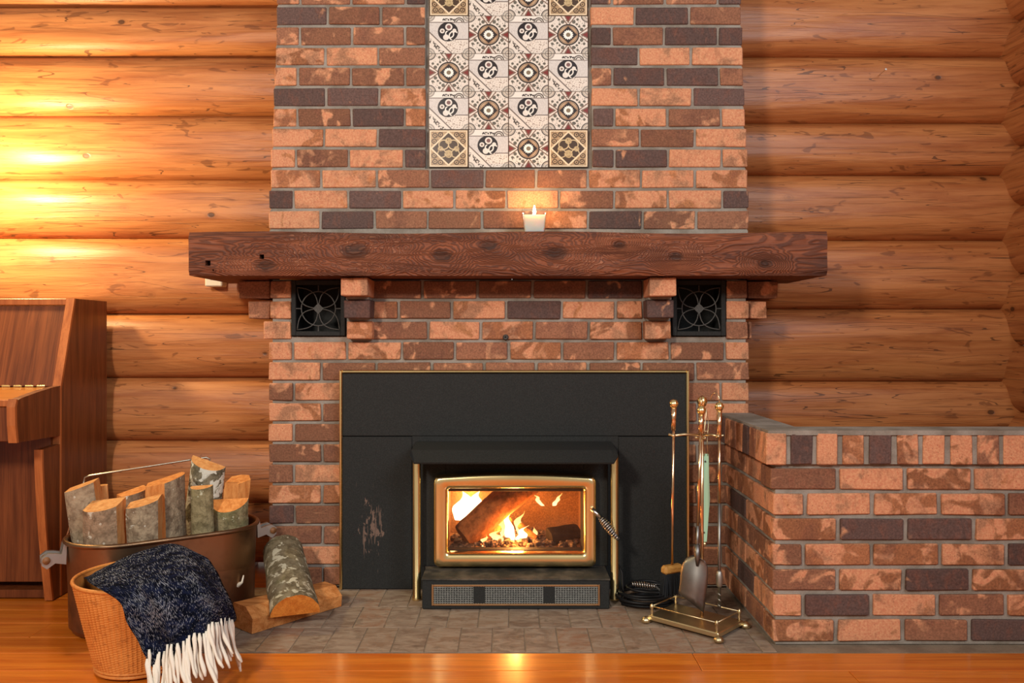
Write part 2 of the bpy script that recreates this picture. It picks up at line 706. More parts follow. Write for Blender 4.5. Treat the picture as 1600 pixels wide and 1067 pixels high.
BLACK_STAIN = m_black('black_steel_stained', stain=(.118, .235))
BLACK_DUST = m_black('dusty_black_steel', (46, 44, 40), .7, dust=.6)
BLACK_DEEP = m_black('soot_black', (12, 11, 10), .9)
IRON = m_black('grey_iron', (74, 72, 68), .6)
BRASS = m_metal('polished_brass', (1.0, .78, .38, 1), .24, .06)
BRASS_OLD = m_metal('antique_brass', (.80, .64, .38, 1), .36, .1, (.52, .41, .24, 1))
BRASS_ROD = m_metal('copper_toned_brass', (.88, .58, .34, 1), .2, .08)
COPPER_OLD = m_metal('tarnished_copper', (.30, .17, .09, 1), .42, .12, (.14, .085, .05, 1))
PEWTER = m_metal('cast_grey_metal', (.42, .40, .36, 1), .5, .1)
STEEL_DARK = m_metal('sooty_steel', (.26, .25, .235, 1), .42, .12, (.13, .12, .11, 1))
STEEL = m_metal('coil_steel', (.62, .58, .54, 1), .28, .08)
RUBBER = m_black('black_rubber', (22, 22, 24), .45)
BRISTLE = m_black('black_bristle', (30, 34, 38), .9)
PLASTIC = Mt('cream_plastic', .45).color(lin(226, 214, 190)).m
MINT = m_wood('mint_paint', lin(158, 206, 176), lin(180, 214, 178), 'z', .6, 1, .3, 0, .05)


def m_wicker():
    t = Mt('woven_cane', .55, spec=.35)
    v = t.coords()
    n = t.noise(v, 60, 3, .6)
    n2 = t.noise(v, 7, 3, .6)
    c = t.mix(n2.step(.3, .7), lin(196, 116, 48), lin(214, 138, 66))
    c = t.mix(n.step(.5, .75) * .5, c, lin(128, 66, 22))
    t.color(c)
    return t.m


def m_throw():
    t = Mt('navy_knit', 1.0, spec=.05)
    tc = t.node('ShaderNodeTexCoord')
    mp = t.node('ShaderNodeVectorMath')
    mp.operation = 'MULTIPLY'
    mp.inputs[1].default_value = (1, 1, 1)
    t.link(tc.outputs['UV'], mp.inputs[0])
    x, y, z = t.xyz(mp.outputs[0])
    cmb = t.node('ShaderNodeCombineXYZ')
    zig = ((x * 7).frac() - .5).abs() * .22
    t.link(x * 120, cmb.inputs[0])
    t.link((y + zig) * 46, cmb.inputs[1])
    fl = t.noise(cmb.outputs[0], 1.0, 2, .6)
    v = t.coords()
    patch = t.noise(v, 16, 3, .5)
    c = t.mix(t.noise(v, 60, 2).step(.35, .7), lin(10, 13, 24), lin(24, 30, 54))
    f = (fl + (patch - .5) * .4).step(.56, .63)
    c = t.mix(f * .7, c, lin(150, 152, 160))
    t.color(c)
    t.bump(fl + t.noise(v, 240, 2) * .6, .9, .006)
    return t.m


WICKER = m_wicker()
THROW = m_throw()
WOOL = Mt('cream_wool', .95, spec=.1).color(lin(226, 218, 202)).m
TILES = {k: m_tile(k) for k in ('sunflower', 'medallion', 'diamond')}


# ------------------------------------------------------------------ the setting: floor, log walls
floor = struct('floor', (0, 0, 0), 'varnished orange fir plank floor')
g = G().box(-3.4, 3.2, -4.6, .45, -.06, -.022)
g.build('subfloor', FLOORWOOD, floor)
PW = .13
rows_y = [-(CAM_D - 2.46) + PW * k for k in range(-7, 8)]   # board edges; one edge runs along the hearth front
HEARTH_Y0, HEARTH_X0 = -.64, -1.06
random.seed(21)
for k, y0 in enumerate(rows_y):
    on_hearth = y0 > HEARTH_Y0 - .01
    xs = [-3.3]
    while xs[-1] < 3.1:
        xs.append(xs[-1] + random.uniform(1.3, 2.4))
    if abs(y0 - (HEARTH_Y0 - PW)) < .01:
        xs = [-3.3, -1.55, .532, 2.3, 3.1]
    for a, b in zip(xs, xs[1:]):
        b = min(b, 3.1)
        if on_hearth:
            b = min(b, HEARTH_X0 - .004)
        if b - a < .08:
            continue
        L = b - a
        o = G().box(-L / 2 + .0008, L / 2 - .0008, -PW / 2 + .0008, PW / 2 - .0008, -.018, 0, .0016).build('plank', FLOORWOOD)
        o.location = ((a + b) / 2, y0 + PW / 2, -.004)
        o.parent = floor

WALL_Y = .34        # plane of the seams between the logs


def log_mesh(x0, x1, z0, z1, yseam, bulge, seed, axis='x', sgn=-1):
    """a scribed wall log: rounded face towards the room, slightly wavy, flat behind"""
    n = max(10, int((x1 - x0) / .05))
    m = 14
    h = z1 - z0
    rows = []
    for i in range(n + 1):
        t = x0 + (x1 - x0) * i / n
        row = []
        for k in range(m + 1):
            a = -1 + 2 * k / m
            prof = (1 - abs(a) ** 3.2) ** .8
            wav = mnoise.noise(Vector((t * 1.1, a * .8, seed * 7.3))) * .012 + mnoise.noise(Vector((t * 3.1, a * 2, seed * 3.3))) * .005
            edge = mnoise.noise(Vector((t * .9, seed * 5.1 + (10 if a > 0 else 0), 2))) * .008
            z = (z0 + z1) / 2 + a * (h / 2 - .001) + edge * abs(a) ** 3 * 0.0
            d = yseam + sgn * (bulge * prof + wav * prof)
            row.append((t, d, z) if axis == 'x' else (d, t, z))
        row.append((t, yseam - sgn * .10, z1 - .001) if axis == 'x' else (yseam - sgn * .10, t, z1 - .001))
        row.append((t, yseam - sgn * .10, z0 + .001) if axis == 'x' else (yseam - sgn * .10, t, z0 + .001))
        rows.append(row)
    g = G()
    g.grid(rows, closed_u=True)
    w = m + 3
    g.f.append(tuple(range(w)))
    g.f.append(tuple(n * w + k for k in range(w)))
    return g


wall_back = struct('wall_back', (0, WALL_Y, 0), 'honey coloured wall of stacked round logs')
zl = [0, .245, .503, .762, 1.025, 1.336, 1.578, 1.842, 2.084, 2.29, 2.53]
zr = [0, .25, .505, .747, 1.045, 1.328, 1.596, 1.811, 2.084, 2.345, 2.6]
for i in range(len(zl) - 1):
    c = Vector((-2.0, WALL_Y, (zl[i] + zl[i + 1]) / 2))
    log_mesh(-3.4, -.002, zl[i], zl[i + 1], WALL_Y, .050, i + 1).build('log', LOGWOOD, wall_back, True, c, 60)
for i in range(len(zr) - 1):
    c = Vector((1.4, WALL_Y, (zr[i] + zr[i + 1]) / 2))
    log_mesh(.002, 2.08, zr[i], zr[i + 1], WALL_Y, .050, i + 31).build('log', LOGWOOD, wall_back, True, c, 60)

wall_right = struct('wall_right', (2.1, 0, 0), 'log wall meeting the back wall at the corner')
zc = [-.13] + [(zr[i] + zr[i + 1]) / 2 for i in range(len(zr) - 1)]
for i in range(len(zc) - 1):
    c = Vector((2.1, -1.0, (zc[i] + zc[i + 1]) / 2))
    log_mesh(-2.6, .42, max(zc[i], 0), zc[i + 1], 2.065, .048, i + 61, 'y').build('log', LOGWOOD_Y, wall_right, True, c, 60)

# ------------------------------------------------------------------ bricks
TONE = {'D': ((102, 80, 74), .0), 'M': ((150, 103, 78), .24), 'L': ((188, 128, 86), .74), 'S': ((170, 112, 76), .46)}
_cache = {}


def brick_mesh(w, d, h, var):
    key = (round(w, 3), round(d, 3), round(h, 3), var)
    if key not in _cache:
        rr = random.Random(hash(key) & 0xffff)
        g = G().box(-w / 2, w / 2, -d / 2, d / 2, -h / 2, h / 2, .0028)
        j = {}
        for p in g.v:
            k = (p.x > 0, p.y > 0, p.z > 0)
            if k not in j:
                j[k] = Vector((rr.uniform(-.0015, .0015), rr.uniform(-.002, .002), rr.uniform(-.0014, .0014)))
            p += j[k]
        o = g.build('brick', BRICK)
        _cache[key] = o.data
        bpy.data.objects.remove(o)
    return _cache[key]


def brick(parent, x0, x1, y0, y1, z0, z1, tone, rng=random):
    me = brick_mesh(x1 - x0, y1 - y0, z1 - z0, rng.randrange(3))
    o = bpy.data.objects.new('brick', me)
    o.location = Vector(((x0 + x1) / 2, (y0 + y1) / 2 + rng.uniform(-.0012, .0012), (z0 + z1) / 2)) - wloc(parent)
    c, a = TONE[tone]
    k = rng.uniform(.9, 1.1)
    rgb = lin(*[min(255, v * k) for v in c])
    o.color = (rgb[0], rgb[1], rgb[2], max(0, a + rng.uniform(-.08, .08)))
    o.parent = parent
    COL.objects.link(o)
    return o


CP = .0762
BH = .0645
random.seed(5)
fire_pl = thing('brick_fireplace', 'tall red brick fireplace with grey joints built against the log wall', 'fireplace', (0, 0, 0))

# lower body mortar: piers, band above the opening (hollow behind the stove)
g = G()
for pa, pb, va, vb in ((-.893, -.56, -.823, -.617), (.56, .872, .591, .800)):     # piers, with a vent opening in each
    g.box(pa, pb, .010, .255, 0, .931)
    g.box(pa, va, .010, .255, .931, 15 * CP)
    g.box(vb, pb, .010, .255, .931, 15 * CP)
    g.box(va, vb, .175, .255, .931, 15 * CP)
g.box(-.56, .56, .010, .255, 9.2 * CP, 15 * CP)
g.build('mortar', MORTAR, fire_pl)
# shaft mortar
g = G()
zt = 2.46
NR = 14
for r in range(-2, NR):
    z0 = 1.323 + CP * r
    yy = -.03 + .0025 * r + .006
    xl, xr = -.896 + .0019 * r + .004, .872 - .0019 * r - .004
    if 3 <= r:
        g.box(xl, -.322, yy, .255, z0 - .0001, z0 + CP)
        g.box(.296, xr, yy, .255, z0 - .0001, z0 + CP)
        g.box(-.322, .296, yy + .022, .255, z0 - .0001, z0 + CP)
    else:
        g.box(xl, xr, yy, .255, z0 - .0001, z0 + CP)
g.build('mortar', MORTAR, fire_pl)

UP = [
    '420 501L 585D 668M 753M 836M 919S 1004D 1088M 1170M',
    '420 458D 544L 628D 710L 791S 874L 960M 1044S 1129L 1170D',
    '423 502S 589L 672M 757D 838M 919M 1002S 1086L 1168S',
    '423 462L 545M 631L 664D|926 960D 1044D 1128L 1168S',
    '425 506S 590L 664D|925 1000M 1086M 1166L',
    '427 464S 549M 632D 664S|927 960D 1043S 1127M 1164L',
    '427 509D 592D 664S|925 998L 1082L 1163D',
    '429 465S 548M 633M 664M|925 957M 1040D 1124D 1161M',
    '431 508S 591L 664M|924 998D 1080L 1161L',
    '432 468M 550M 633M 664M|924 956D 1038M 1122D 1160D',
    '432 512D 595M 664M|923 992L 1077D 1158M',
    '432 469M 549M 634S 664D|924 956D 1039M 1122M 1158D',
    '433 513M 596S 664D|923 993M 1077M 1157S',
    '434 470M 550D 634M 664S|924 957M 1039L 1122D 1157M',
]
for r, line in enumerate(UP):
    z0 = 1.323 + CP * r + .006
    y0 = -.03 + .0025 * r
    d = CAM_D + y0
    k = d / FOC
    for seg in line.split('|'):
        toks = seg.split()
        x = (float(toks[0]) - 800) * k
        for i, tk in enumerate(toks[1:]):
            x1 = (float(tk[:-1]) - 800) * k
            last = i == len(toks) - 2
            brick(fire_pl, x + (0 if i == 0 else .0045), x1 - (0 if last else .0045), y0, y0 + .085, z0, z0 + BH, tk[-1])
            x = x1

LOW = {
    14: ['368 420M 455M', '583 660M 746M 832M 917M 1003D', '1135 1170M 1219M'],
    13: ['384 420M 454S', '583 623S 706M 791L 878D 962L 1003S', '1135 1172S 1202S'],
    12: ['411 454L', '583 669M 751L 835S 920M 1003S', '1135 1171M 1178M'],
    11: ['420 457L 542L 628S 711M 795M 878S 962M 1047S 1133M 1170L'],
    10: ['420 502L 588M 675M 757M 838M 919M 1003M 1087M 1170M'],
    9: ['420 459M 548S', '1070 1127M 1170L'],
    8: ['420 503S 552M', '1070 1090M 1170L'],
    7: ['420 459L 548M', '1060 1127M 1170M'],
    6: ['420 503M 552M', '1060 1090M 1170M'],
    5: ['420 459M 548L', '1060 1127M 1170M'],
    4: ['420 503S 552S', '1060 1090M 1170M'],
    3: ['420 460D 548M', '1060 1127M 1170M'],
    2: ['420 504M 552M', '1060 1090M 1170M'],
    1: ['420 460M 548L', '1060 1127M 1170M'],
    0: ['420 504M 552M', '1060 1090M 1170M'],
}
for c, segs in LOW.items():
    z0 = c * CP + .008
    for seg in segs:
        toks = seg.split()
        x = (float(toks[0]) - 800) / 420
        for i, tk in enumerate(toks[1:]):
            px = float(tk[:-1])
            x1 = (px - 800) / 420
            last = i == len(toks) - 2
            side = px <= 420 or px > 1173
            yo = .03 if side else 0
            x_a, x_b = x + (0 if i == 0 else .0055), x1 - (0 if last else .0055)
            if px > 1100:
                x_b = min(x_b, .881) if not side else x_b
            brick(fire_pl, x_a, x_b, yo, yo + (.18 if side else .085), z0, z0 + BH, tk[-1])
            x = x1
# corbel brackets under the mantel
for xa, xb, tones in ((-.606, -.512, 'LDS'), (.487, .582, 'LDS')):
    for i, (c, pr) in enumerate(((14, .155), (13, .10), (12, .05))):
        brick(fire_pl, xa, xb, -pr, -.001, c * CP + .008, c * CP + .008 + BH, tones[i])
    G().box(xa + .006, xb - .006, -.09, -.0015, 14 * CP - .002, 14 * CP + .009).build('mortar', MORTAR, fire_pl)
    G().box(xa + .006, xb - .006, -.042, -.0015, 13 * CP - .002, 13 * CP + .009).build('mortar', MORTAR, fire_pl)

# tile panel
PAT = ['DMSD', 'MSMS', 'SMSM', 'MSMS', 'DMSD']
KN = {'D': 'diamond', 'M': 'medallion', 'S': 'sunflower'}
tme = {}
for row in range(5):
    for col in range(4):
        kd = KN[PAT[row][col]]
        if kd not in tme:
            o = G().box(-TW / 2 + .0006, TW / 2 - .0006, -.005, .005, -TH / 2 + .0006, TH / 2 - .0006, .0015).build('wall_tile', TILES[kd])
            tme[kd] = o.data
        else:
            o = bpy.data.objects.new('wall_tile', tme[kd])
            COL.objects.link(o)
        zc_ = 1.5585 + TH * (row + .5)
        o.location = (-.310 + TW * (col + .5), -.03 + .0025 * (zc_ - 1.323) / CP + .0205, zc_)
        o.parent = fire_pl
        o['label'] = {'diamond': 'tan relief tile with a diamond of flowers', 'medallion': 'cream tile with a black flower roundel',
                      'sunflower': 'cream and brown tile with a white daisy centre'}[kd]

# gas key valve
vp = P(790, 527, CAM_D)
g = G().lathe([(.011, 0), (.011, .006), (.007, .012), (.004, .012), (.004, .004)], n=16, M=Matrix.Rotation(math.radians(90), 4, 'X'))
g.v = [p + vp + Vector((0, .002, 0)) for p in g.v]
g.build('valve_collar', IRON, fire_pl, True, auto=40)['label'] = 'small round metal key valve'

# ------------------------------------------------------------------ right wing wall
wing = thing('brick_wood_box', 'low brick wing wall with upright brick cap right of the hearth', 'brick wall', (.84, -.588, 0))
WX, WY, WD = .789, -.588, .098
g = G()
yb_ = WY + WD - .02
g.box(WX + .008, WX + WD - .006, yb_, -.004, 0, .552)
g.box(WX + .0081, 1.985, WY + .010, WY + WD - .006, 0, .5525)
g.box(WX - .012, WX + WD - .008, yb_, -.004, .546, .6365)
g.box(WX - .0121, 1.985, WY - .005, WY + WD - .008, .5465, .637)
g.box(WX - .020, WX + WD, yb_, -.004, .634, .648)
g.box(WX - .0201, 1.985, WY - .0125, WY + WD, .6345, .6485)
g.build('mortar', MORTAR, wing)
WROWS = [
    '1208 1307S 1412L 1516M 1620D 1724M 1822S',
    '1208 1256L 1362D 1466L 1573M 1678S 1782M 1822S',
    '1208 1309M 1413S 1518D 1622S 1726L 1822M',
    '1208 1256M 1363S 1470S 1574S 1680D 1786S 1822M',
    '1208 1310S 1416D 1523D 1628S 1732M 1822L',
    '1208 1259L 1364L 1469S 1574S 1680M 1786L 1822M',
    '1204 1310M 1415L 1521S 1626L 1730M 1822S',
]
kk = 2.512 / FOC
for k, line in enumerate(WROWS):
    z0 = k * CP + .012
    toks = line.split()
    x = (float(toks[0]) - 800) * kk
    for i, tk in enumerate(toks[1:]):
        x1 = (float(tk[:-1]) - 800) * kk
        last = i == len(toks) - 2
        dep = WD if (i or k % 2 == 0) else .203
        brick(wing, x + (0 if i == 0 else .007), x1 - (0 if last else .007), WY, WY + dep, z0, z0 + .063, tk[-1])
        x = x1
    # inner side, running back to the fireplace
    y = WY + (WD if k % 2 == 0 else .203) + .010
    tn = ['MSSM', 'DSM', 'SSMD', 'MSD', 'SDMS', 'SSD', 'SMSS'][k]
    j = 0
    while y < -.02:
        y1 = min(y + .194, -.006)
        if y1 - y > .02:
            brick(wing, WX + .001, WX + WD, y, y1, z0, z0 + .063, tn[j % len(tn)])
        y = y1 + .010
        j += 1
# cap of bricks on edge
caps = [(1197, 1228, 'L'), (1236, 1270, 'D'), (1277, 1308, 'L'), (1317, 1350, 'S'), (1359, 1393, 'D'), (1403, 1435, 'S'),
        (1443, 1477, 'L'), (1486, 1520, 'S'), (1528, 1562, 'M'), (1569, 1602, 'L')]
x = 1611
for i in range(5):
    caps.append((x, x + 33, 'MSLDM'[i]))
    x += 42
kc = 2.50 / FOC
for a, b, tn in caps:
    brick(wing, (a - 800) * kc, (b - 800) * kc, WY - .012, WY + WD, .5465, .640, tn)
y = WY + WD + .012
i = 0
while y < -.05:
    brick(wing, (1197 - 800) * kc, WX + WD, y, y + .062, .5465, .640, 'MDSMSDM'[i % 7])
    y += .075
    i += 1

# ------------------------------------------------------------------ hearth pavers
hearth = thing('paved_hearth', 'grey brown hearth of flat weathered pavers before the stove', 'hearth', (-.05, -.32, 0))
G().box(HEARTH_X0, 2.0, HEARTH_Y0, .0, -.021, -.0025).build('mortar', m_mortar('hearth_grout', lin(150, 132, 112), lin(130, 112, 94)), hearth)


def m_paver():
    t = Mt('worn_paver', .8, spec=.3)
    v = t.coords()
    oi = t.node('ShaderNodeObjectInfo')
    a = t.noise(t.coords((1, 2.2, 1)), 14, 4, .6, .8)
    f = t.noise(v, 90, 3, .7)
    c = t.mix(a.step(.3, .7), oi.outputs['Color'], lin(150, 132, 114))
    c = t.mix(t.noise(v, 26, 3, .6).step(.56, .7) * .4, c, lin(84, 68, 56))
    c = t.mix(f.step(.6, .8) * .3, c, lin(170, 158, 146))
    t.color(c)
    t.bump(a + f * .4, .5, .003)
    return t.m


PAVER = m_paver()
random.seed(12)
PL, PWD = .100, .208
yb = HEARTH_Y0
row = 0
pm = {}
while yb < -.02:
    yt = min(yb + PWD, -.002)
    x = HEARTH_X0 + (.05 if row % 2 else 0)
    if row % 2:
        x -= PL
    while x < .785:
        x0 = max(x, HEARTH_X0)
        x1 = min(x + PL, .785)
        if x1 - x0 > .02:
            key = (round(x1 - x0, 3), round(yt - yb, 3))
            if key not in pm:
                o = G().box(-key[0] / 2 + .002, key[0] / 2 - .002, -key[1] / 2 + .002, key[1] / 2 - .002, -.012, 0, .001).build('paver', PAVER)
                pm[key] = o.data
            else:
                o = bpy.data.objects.new('paver', pm[key])
                COL.objects.link(o)
            o.location = Vector(((x0 + x1) / 2, (yb + yt) / 2, random.uniform(-.001, 0))) - wloc(hearth)
            r_ = random.random()
            cc = random.choice([(126, 100, 80), (120, 98, 82), (132, 108, 88), (112, 90, 74), (134, 100, 78)])
            o.color = lin(*cc)
            o.parent = hearth
        x += PL
    yb += PWD
    row += 1

# ------------------------------------------------------------------ mantel beam
mant = thing('mantel_beam', 'thick reddish brown rough-sawn beam with knots serving as mantel shelf', 'mantel', (0, -.2, 1.143))
XL, XR, ZB, ZT = -1.125, 1.098, 1.1435, 1.294
random.seed(3)
rows = []
n = 90
for i in range(n + 1):
    t = i / n
    x = XL + (XR - XL) * t
    row = []
    sec = []
    m1 = 8
    sag = .006 * math.sin(t * 9) + .004 * math.sin(t * 23 + 1)
    ybk = .225 if (x < -.92 or x > .90) else -.034
    for k in range(m1 + 1):                  # front, bottom to top
        z = ZB + (ZT - ZB) * k / m1
        e = .008 if k in (0, m1) else 0
        nz = mnoise.noise(Vector((x * 9, z * 20, 1.7))) * .004 + mnoise.noise(Vector((x * 30, z * 40, 4))) * .0015
        sec.append((x, -.2 + e + nz, z + (.004 * math.sin(t * 14) if k == m1 else 0) + (.0 if k else 0)))
    sec.append((x, ybk, ZT))
    sec.append((x, ybk, ZB))
    rows.append(sec)
g = G().grid(rows, closed_u=True)
w = len(rows[0])
g.f.append(tuple(range(w)))
g.f.append(tuple(n * w + k for k in range(w)))
beam = g.build('beam', BEAM, mant)
# old square peg holes, cut into the beam
cut = G()
for px, py, hs in ((325, 411, .009), (409, 401, .008), (333, 422, .003)):
    p = P(px, py, 2.9)
    cut.box(p.x - hs, p.x + hs, -.24, -.2 + .05 * min(1, hs / .008), p.z - hs, p.z + hs)
cutter = cut.build('peg_cutter', BEAM)
bmod = beam.modifiers.new('peg_holes', 'BOOLEAN')
bmod.operation = 'DIFFERENCE'
bmod.solver = 'EXACT'
bmod.object = cutter
bpy.context.view_layer.update()
new_me = bpy.data.meshes.new_from_object(beam.evaluated_get(bpy.context.evaluated_depsgraph_get()))
beam.modifiers.clear()
beam.data = new_me
bpy.data.objects.remove(cutter)

# ------------------------------------------------------------------ candle
cp = Vector((.080, -.125, ZT + .0005))
can = thing('votive_candle', 'lit white votive candle in a small clear square glass on the mantel', 'candle', cp)


def sq_ring(h, z, r=.006):
    out = []
    for cx, cy, a0 in ((1, 1, 0), (-1, 1, 90), (-1, -1, 180), (1, -1, 270)):
        for s in range(4):
            a = math.radians(a0 + 30 * s)
            out.append(cp + Vector((cx * (h - r) + math.cos(a) * r, cy * (h - r) + math.sin(a) * r, z)))
    return out


GLASS = m_pane('clear_glass', (.96, .97, .97, 1), .16)
wax = Mt('white_wax', .5, spec=.3)
wax.color((.92, .86, .76, 1))
wax.b.inputs['Subsurface Weight'].default_value = .8
wax.b.inputs['Subsurface Radius'].default_value = (.04, .025, .015)
wax.b.inputs['Subsurface Scale'].default_value = 1.0
G().grid([sq_ring(.038, .002), sq_ring(.046, .086), sq_ring(.0435, .086), sq_ring(.035, .004)], True).build('glass_cup', GLASS, can, True, auto=40)
gw = G().grid([sq_ring(.0335, .006), sq_ring(.0385, .066)], True)
gw.f += [tuple(range(16)), tuple(range(16, 32))]
wax_p = gw.build('wax', wax.m, can, True, auto=40)
FLAME_C = m_emit('candle_flame', (1.0, .80, .46, 1), 34)
G().lathe([(.0005, 0), (.005, .006), (.0065, .013), (.004, .024), (.0005, .036)], cp + Vector((0, 0, .070)), 14).build('flame', FLAME_C, can, True)
G().tube([cp + Vector((0, 0, .064)), cp + Vector((0, 0, .074))], .0008, 6).build('wick', BLACK_DEEP, wax_p)
light('candle_light', 'POINT', cp + Vector((0, .0, .112)), 1.1, (1.0, .55, .20), .008)

# ------------------------------------------------------------------ vent grilles
for gx0, gx1, lab in ((-.820, -.620, 'black scrollwork vent grille beside the corbel below the mantel, piano side'),
                      (.596, .7945, 'black scrollwork vent grille below the mantel, fire tool side')):
    z0, z1 = .934, 1.1405
    cx, cz = (gx0 + gx1) / 2, (z0 + z1) / 2 - .002
    t = thing('vent_grille', lab, 'grille', (cx, 0, z0))
    g = G()
    fr = .017
    for a in ((gx0, gx0 + fr, z0, z1), (gx1 - fr, gx1, z0, z1), (gx0 + fr, gx1 - fr, z0, z0 + fr), (gx0 + fr, gx1 - fr, z1 - fr, z1)):
        g.box(a[0], a[1], -.006, .0095, a[2], a[3], .002)
    g.build('frame', BLACK, t)
    G().box(gx0 + .002, gx1 - .002, .168, .172, z0 + .002, z1 - .002).build('backing', BLACK, t)
    g = G()
    for a in ((gx0, gx0 + .003, z0, z1), (gx1 - .003, gx1, z0, z1), (gx0 + .003, gx1 - .003, z0, z0 + .003), (gx0 + .003, gx1 - .003, z1 - .003, z1)):
        g.box(a[0], a[1], .0095, .172, a[2], a[3])
    g.build('duct', BLACK, t)
    R = .0635
    def arc(c0, c1, a0, a1, rad, n=14):
        return [Vector((cx + c0 + rad * math.cos(math.radians(a0 + (a1 - a0) * i / n)), -.001, cz + c1 + rad * math.sin(math.radians(a0 + (a1 - a0) * i / n)))) for i in range(n + 1)]
    G().tube(arc(0, 0, 0, 360, R, 40)[:-1], .0024, 6, closed=True).build('ring', IRON, t, True)
    hw = (gx1 - gx0) / 2 - fr
    for qx, qz in ((1, 1), (-1, 1), (-1, -1), (1, -1)):
        L = hw * 1.34
        for s in (1, -1):
            pts = []
            for i in range(15):
                u = i / 14
                al = L * u
                off = s * .028 * math.sin(math.pi * u)
                ax, az = qx / math.sqrt(2), qz / math.sqrt(2)
                pts.append(Vector((cx + ax * al - az * off, -.001, cz + az * al + ax * off)))
            G().tube(pts, .0022, 6).build('petal', IRON, t, True)
    for dx, dz in ((1, 0), (-1, 0), (0, 1), (0, -1)):
        G().tube([Vector((cx + dx * R, -.001, cz + dz * R)), Vector((cx + dx * hw, -.001, cz + dz * (z1 - z0 - 2 * fr) / 2))], .0022, 6).build('spoke', IRON, t)
    G().prism([(cx + .020, cz), (cx, cz + .020), (cx - .020, cz), (cx, cz - .020)], -.0045, .0015, 'y').build('boss', IRON, t)

# ------------------------------------------------------------------ outlet
p = P(335, 443, 3.34)
t = thing('wall_outlet', 'cream electrical outlet plate on the log just under the mantel end', 'outlet', p)
plate_p = G().box(p.x - .034, p.x + .034, p.y - .012, p.y + .05, p.z - .012, p.z + .098, .004).build('cover_plate', PLASTIC, t)
for dz in (.025, .062):
    G().box(p.x - .014, p.x + .014, p.y - .0135, p.y - .0115, p.z + dz - .012, p.z + dz + .012, .003).build('socket', PLASTIC, plate_p)

# ------------------------------------------------------------------ stove insert
st = thing('stove_insert', 'black wood stove insert with brass trim and a glowing glass door', 'stove', (.01, -.1, 0))
SX0, SX1, SZ = -.634, .651, .808
YP = -.032
o = G().box(SX0 + .008, SX1 - .008, YP, YP + .025, .565, SZ - .008, .002).build('surround_panel', BLACK, st)
o = G().box(SX0 + .008, -.368, YP - .001, YP + .025, .002, .5625, .002).build('surround_panel', BLACK_STAIN, st, origin=(-.634, YP, .0))
o = G().box(.392, SX1 - .008, YP - .001, YP + .025, .002, .5625, .002).build('surround_panel', BLACK, st)
for a in ((SX0, SX0 + .010, .002, SZ), (SX1 - .010, SX1, .002, SZ), (SX0 + .0101, SX1 - .0101, SZ - .010, SZ)):
    G().box(a[0], a[1], YP - .012, YP + .026, a[2], a[3], .003).build('brass_trim', BRASS, st)
# body front with the door opening, and the firebox behind
BX0, BX1, BYF = -.322, .345, -.105
DX0, DX1, DZ0, DZ1 = -.240, .260, .160, .405
g = G()
g.box(BX0, DX0 + .004, BYF, .02, .105, .505, .003)
g.box(DX1 - .004, BX1, BYF, .02, .105, .505, .003)
g.box(DX0, DX1, BYF, -.0605, DZ1 - .004, .505, .003)
g.box(DX0, DX1, BYF, -.0605, .105, DZ0 + .004, .003)
g.box(-.368, .392, YP + .004, YP + .02, .44, .565)
g.box(-.368, BX0, YP + .004, YP + .02, .0, .44)
g.box(BX1, .392, YP + .004, YP + .02, .0, .44)
g.build('stove_body', BLACK, st)
FBRICK = m_black('firebox_brick', (150, 104, 66), .95, dust=.3)
g = G()
FY = .225
g.box(DX0 - .03, DX0 - .005, -.06, FY, DZ0 - .03, DZ1 + .06)
g.box(DX1 + .005, DX1 + .03, -.06, FY, DZ0 - .03, DZ1 + .06)
g.box(DX0 - .03, DX1 + .03, FY, FY + .02, DZ0 - .03, DZ1 + .06)
g.box(DX0 - .03, DX1 + .03, -.0605, FY, DZ1 + .06, DZ1 + .08)
g.box(DX0 - .03, DX1 + .03, -.06, FY, DZ0 - .05, DZ0 - .012)
g.build('firebox', FBRICK, st)
G().box(DX0, DX1, -.085, -.06, DZ1 - .034, DZ1 + .01, .002).build('baffle', BLACK_DUST, st)
# hood
HX0, HX1 = -.350, .363
g = G()
th = .006
def hood_sec(x, cut):
    pf = [(-.034, .546), (-.200, .536), (-.268 + cut, .503 + cut * .9)]
    top = [Vector((x, y, z)) for y, z in pf]
    bot = [Vector((x, y + (.0 if i < 2 else .004), z - th)) for i, (y, z) in enumerate(pf)][::-1]
    return top + bot
rows = [hood_sec(HX0, .022), hood_sec(HX0 + .016, .0), hood_sec(HX1 - .016, 0), hood_sec(HX1, .022)]
g.grid(rows, True)
g.f.append(tuple(range(6)))
g.f.append(tuple(18 + k for k in range(6)))
g.build('hood', BLACK, st)
# columns
for cx in (-.337, .3625):
    G().lathe([(.0165, 0), (.0165, .01), (.0145, .013), (.0145, .50), (.013, .512)], (cx, -.152, .001), 20).build('brass_column', BRASS, st, True, auto=40)
# base box with screened vent
BBX0, BBX1, BBY = -.307, .333, -.257
G().box(BBX0, BBX1, BBY, -.095, .001, .099, .003).build('base_box', BLACK, st)
G().box(BBX0 - .002, BBX1 + .002, BBY - .003, -.100, .099, .104, .0015).build('ash_shelf', BLACK_DUST, st)
vx0, vx1, vz0, vz1 = -.274, .300, .014, .086
for a in ((vx0, vx0 + .007, vz0, vz1), (vx1 - .007, vx1, vz0, vz1), (vx0 + .007, vx1 - .007, vz0, vz0 + .007), (vx0 + .007, vx1 - .007, vz1 - .007, vz1)):
    G().box(a[0], a[1], BBY - .006, BBY - .0002, a[2], a[3], .0015).build('vent_trim', BRASS_ROD, st)
g = G()
for i in range(64):
    x = vx0 + .007 + (vx1 - vx0 - .014) * (i + .5) / 64
    g.box(x - .0013, x + .0013, BBY - .0035, BBY - .0015, vz0 + .007, vz1 - .007)
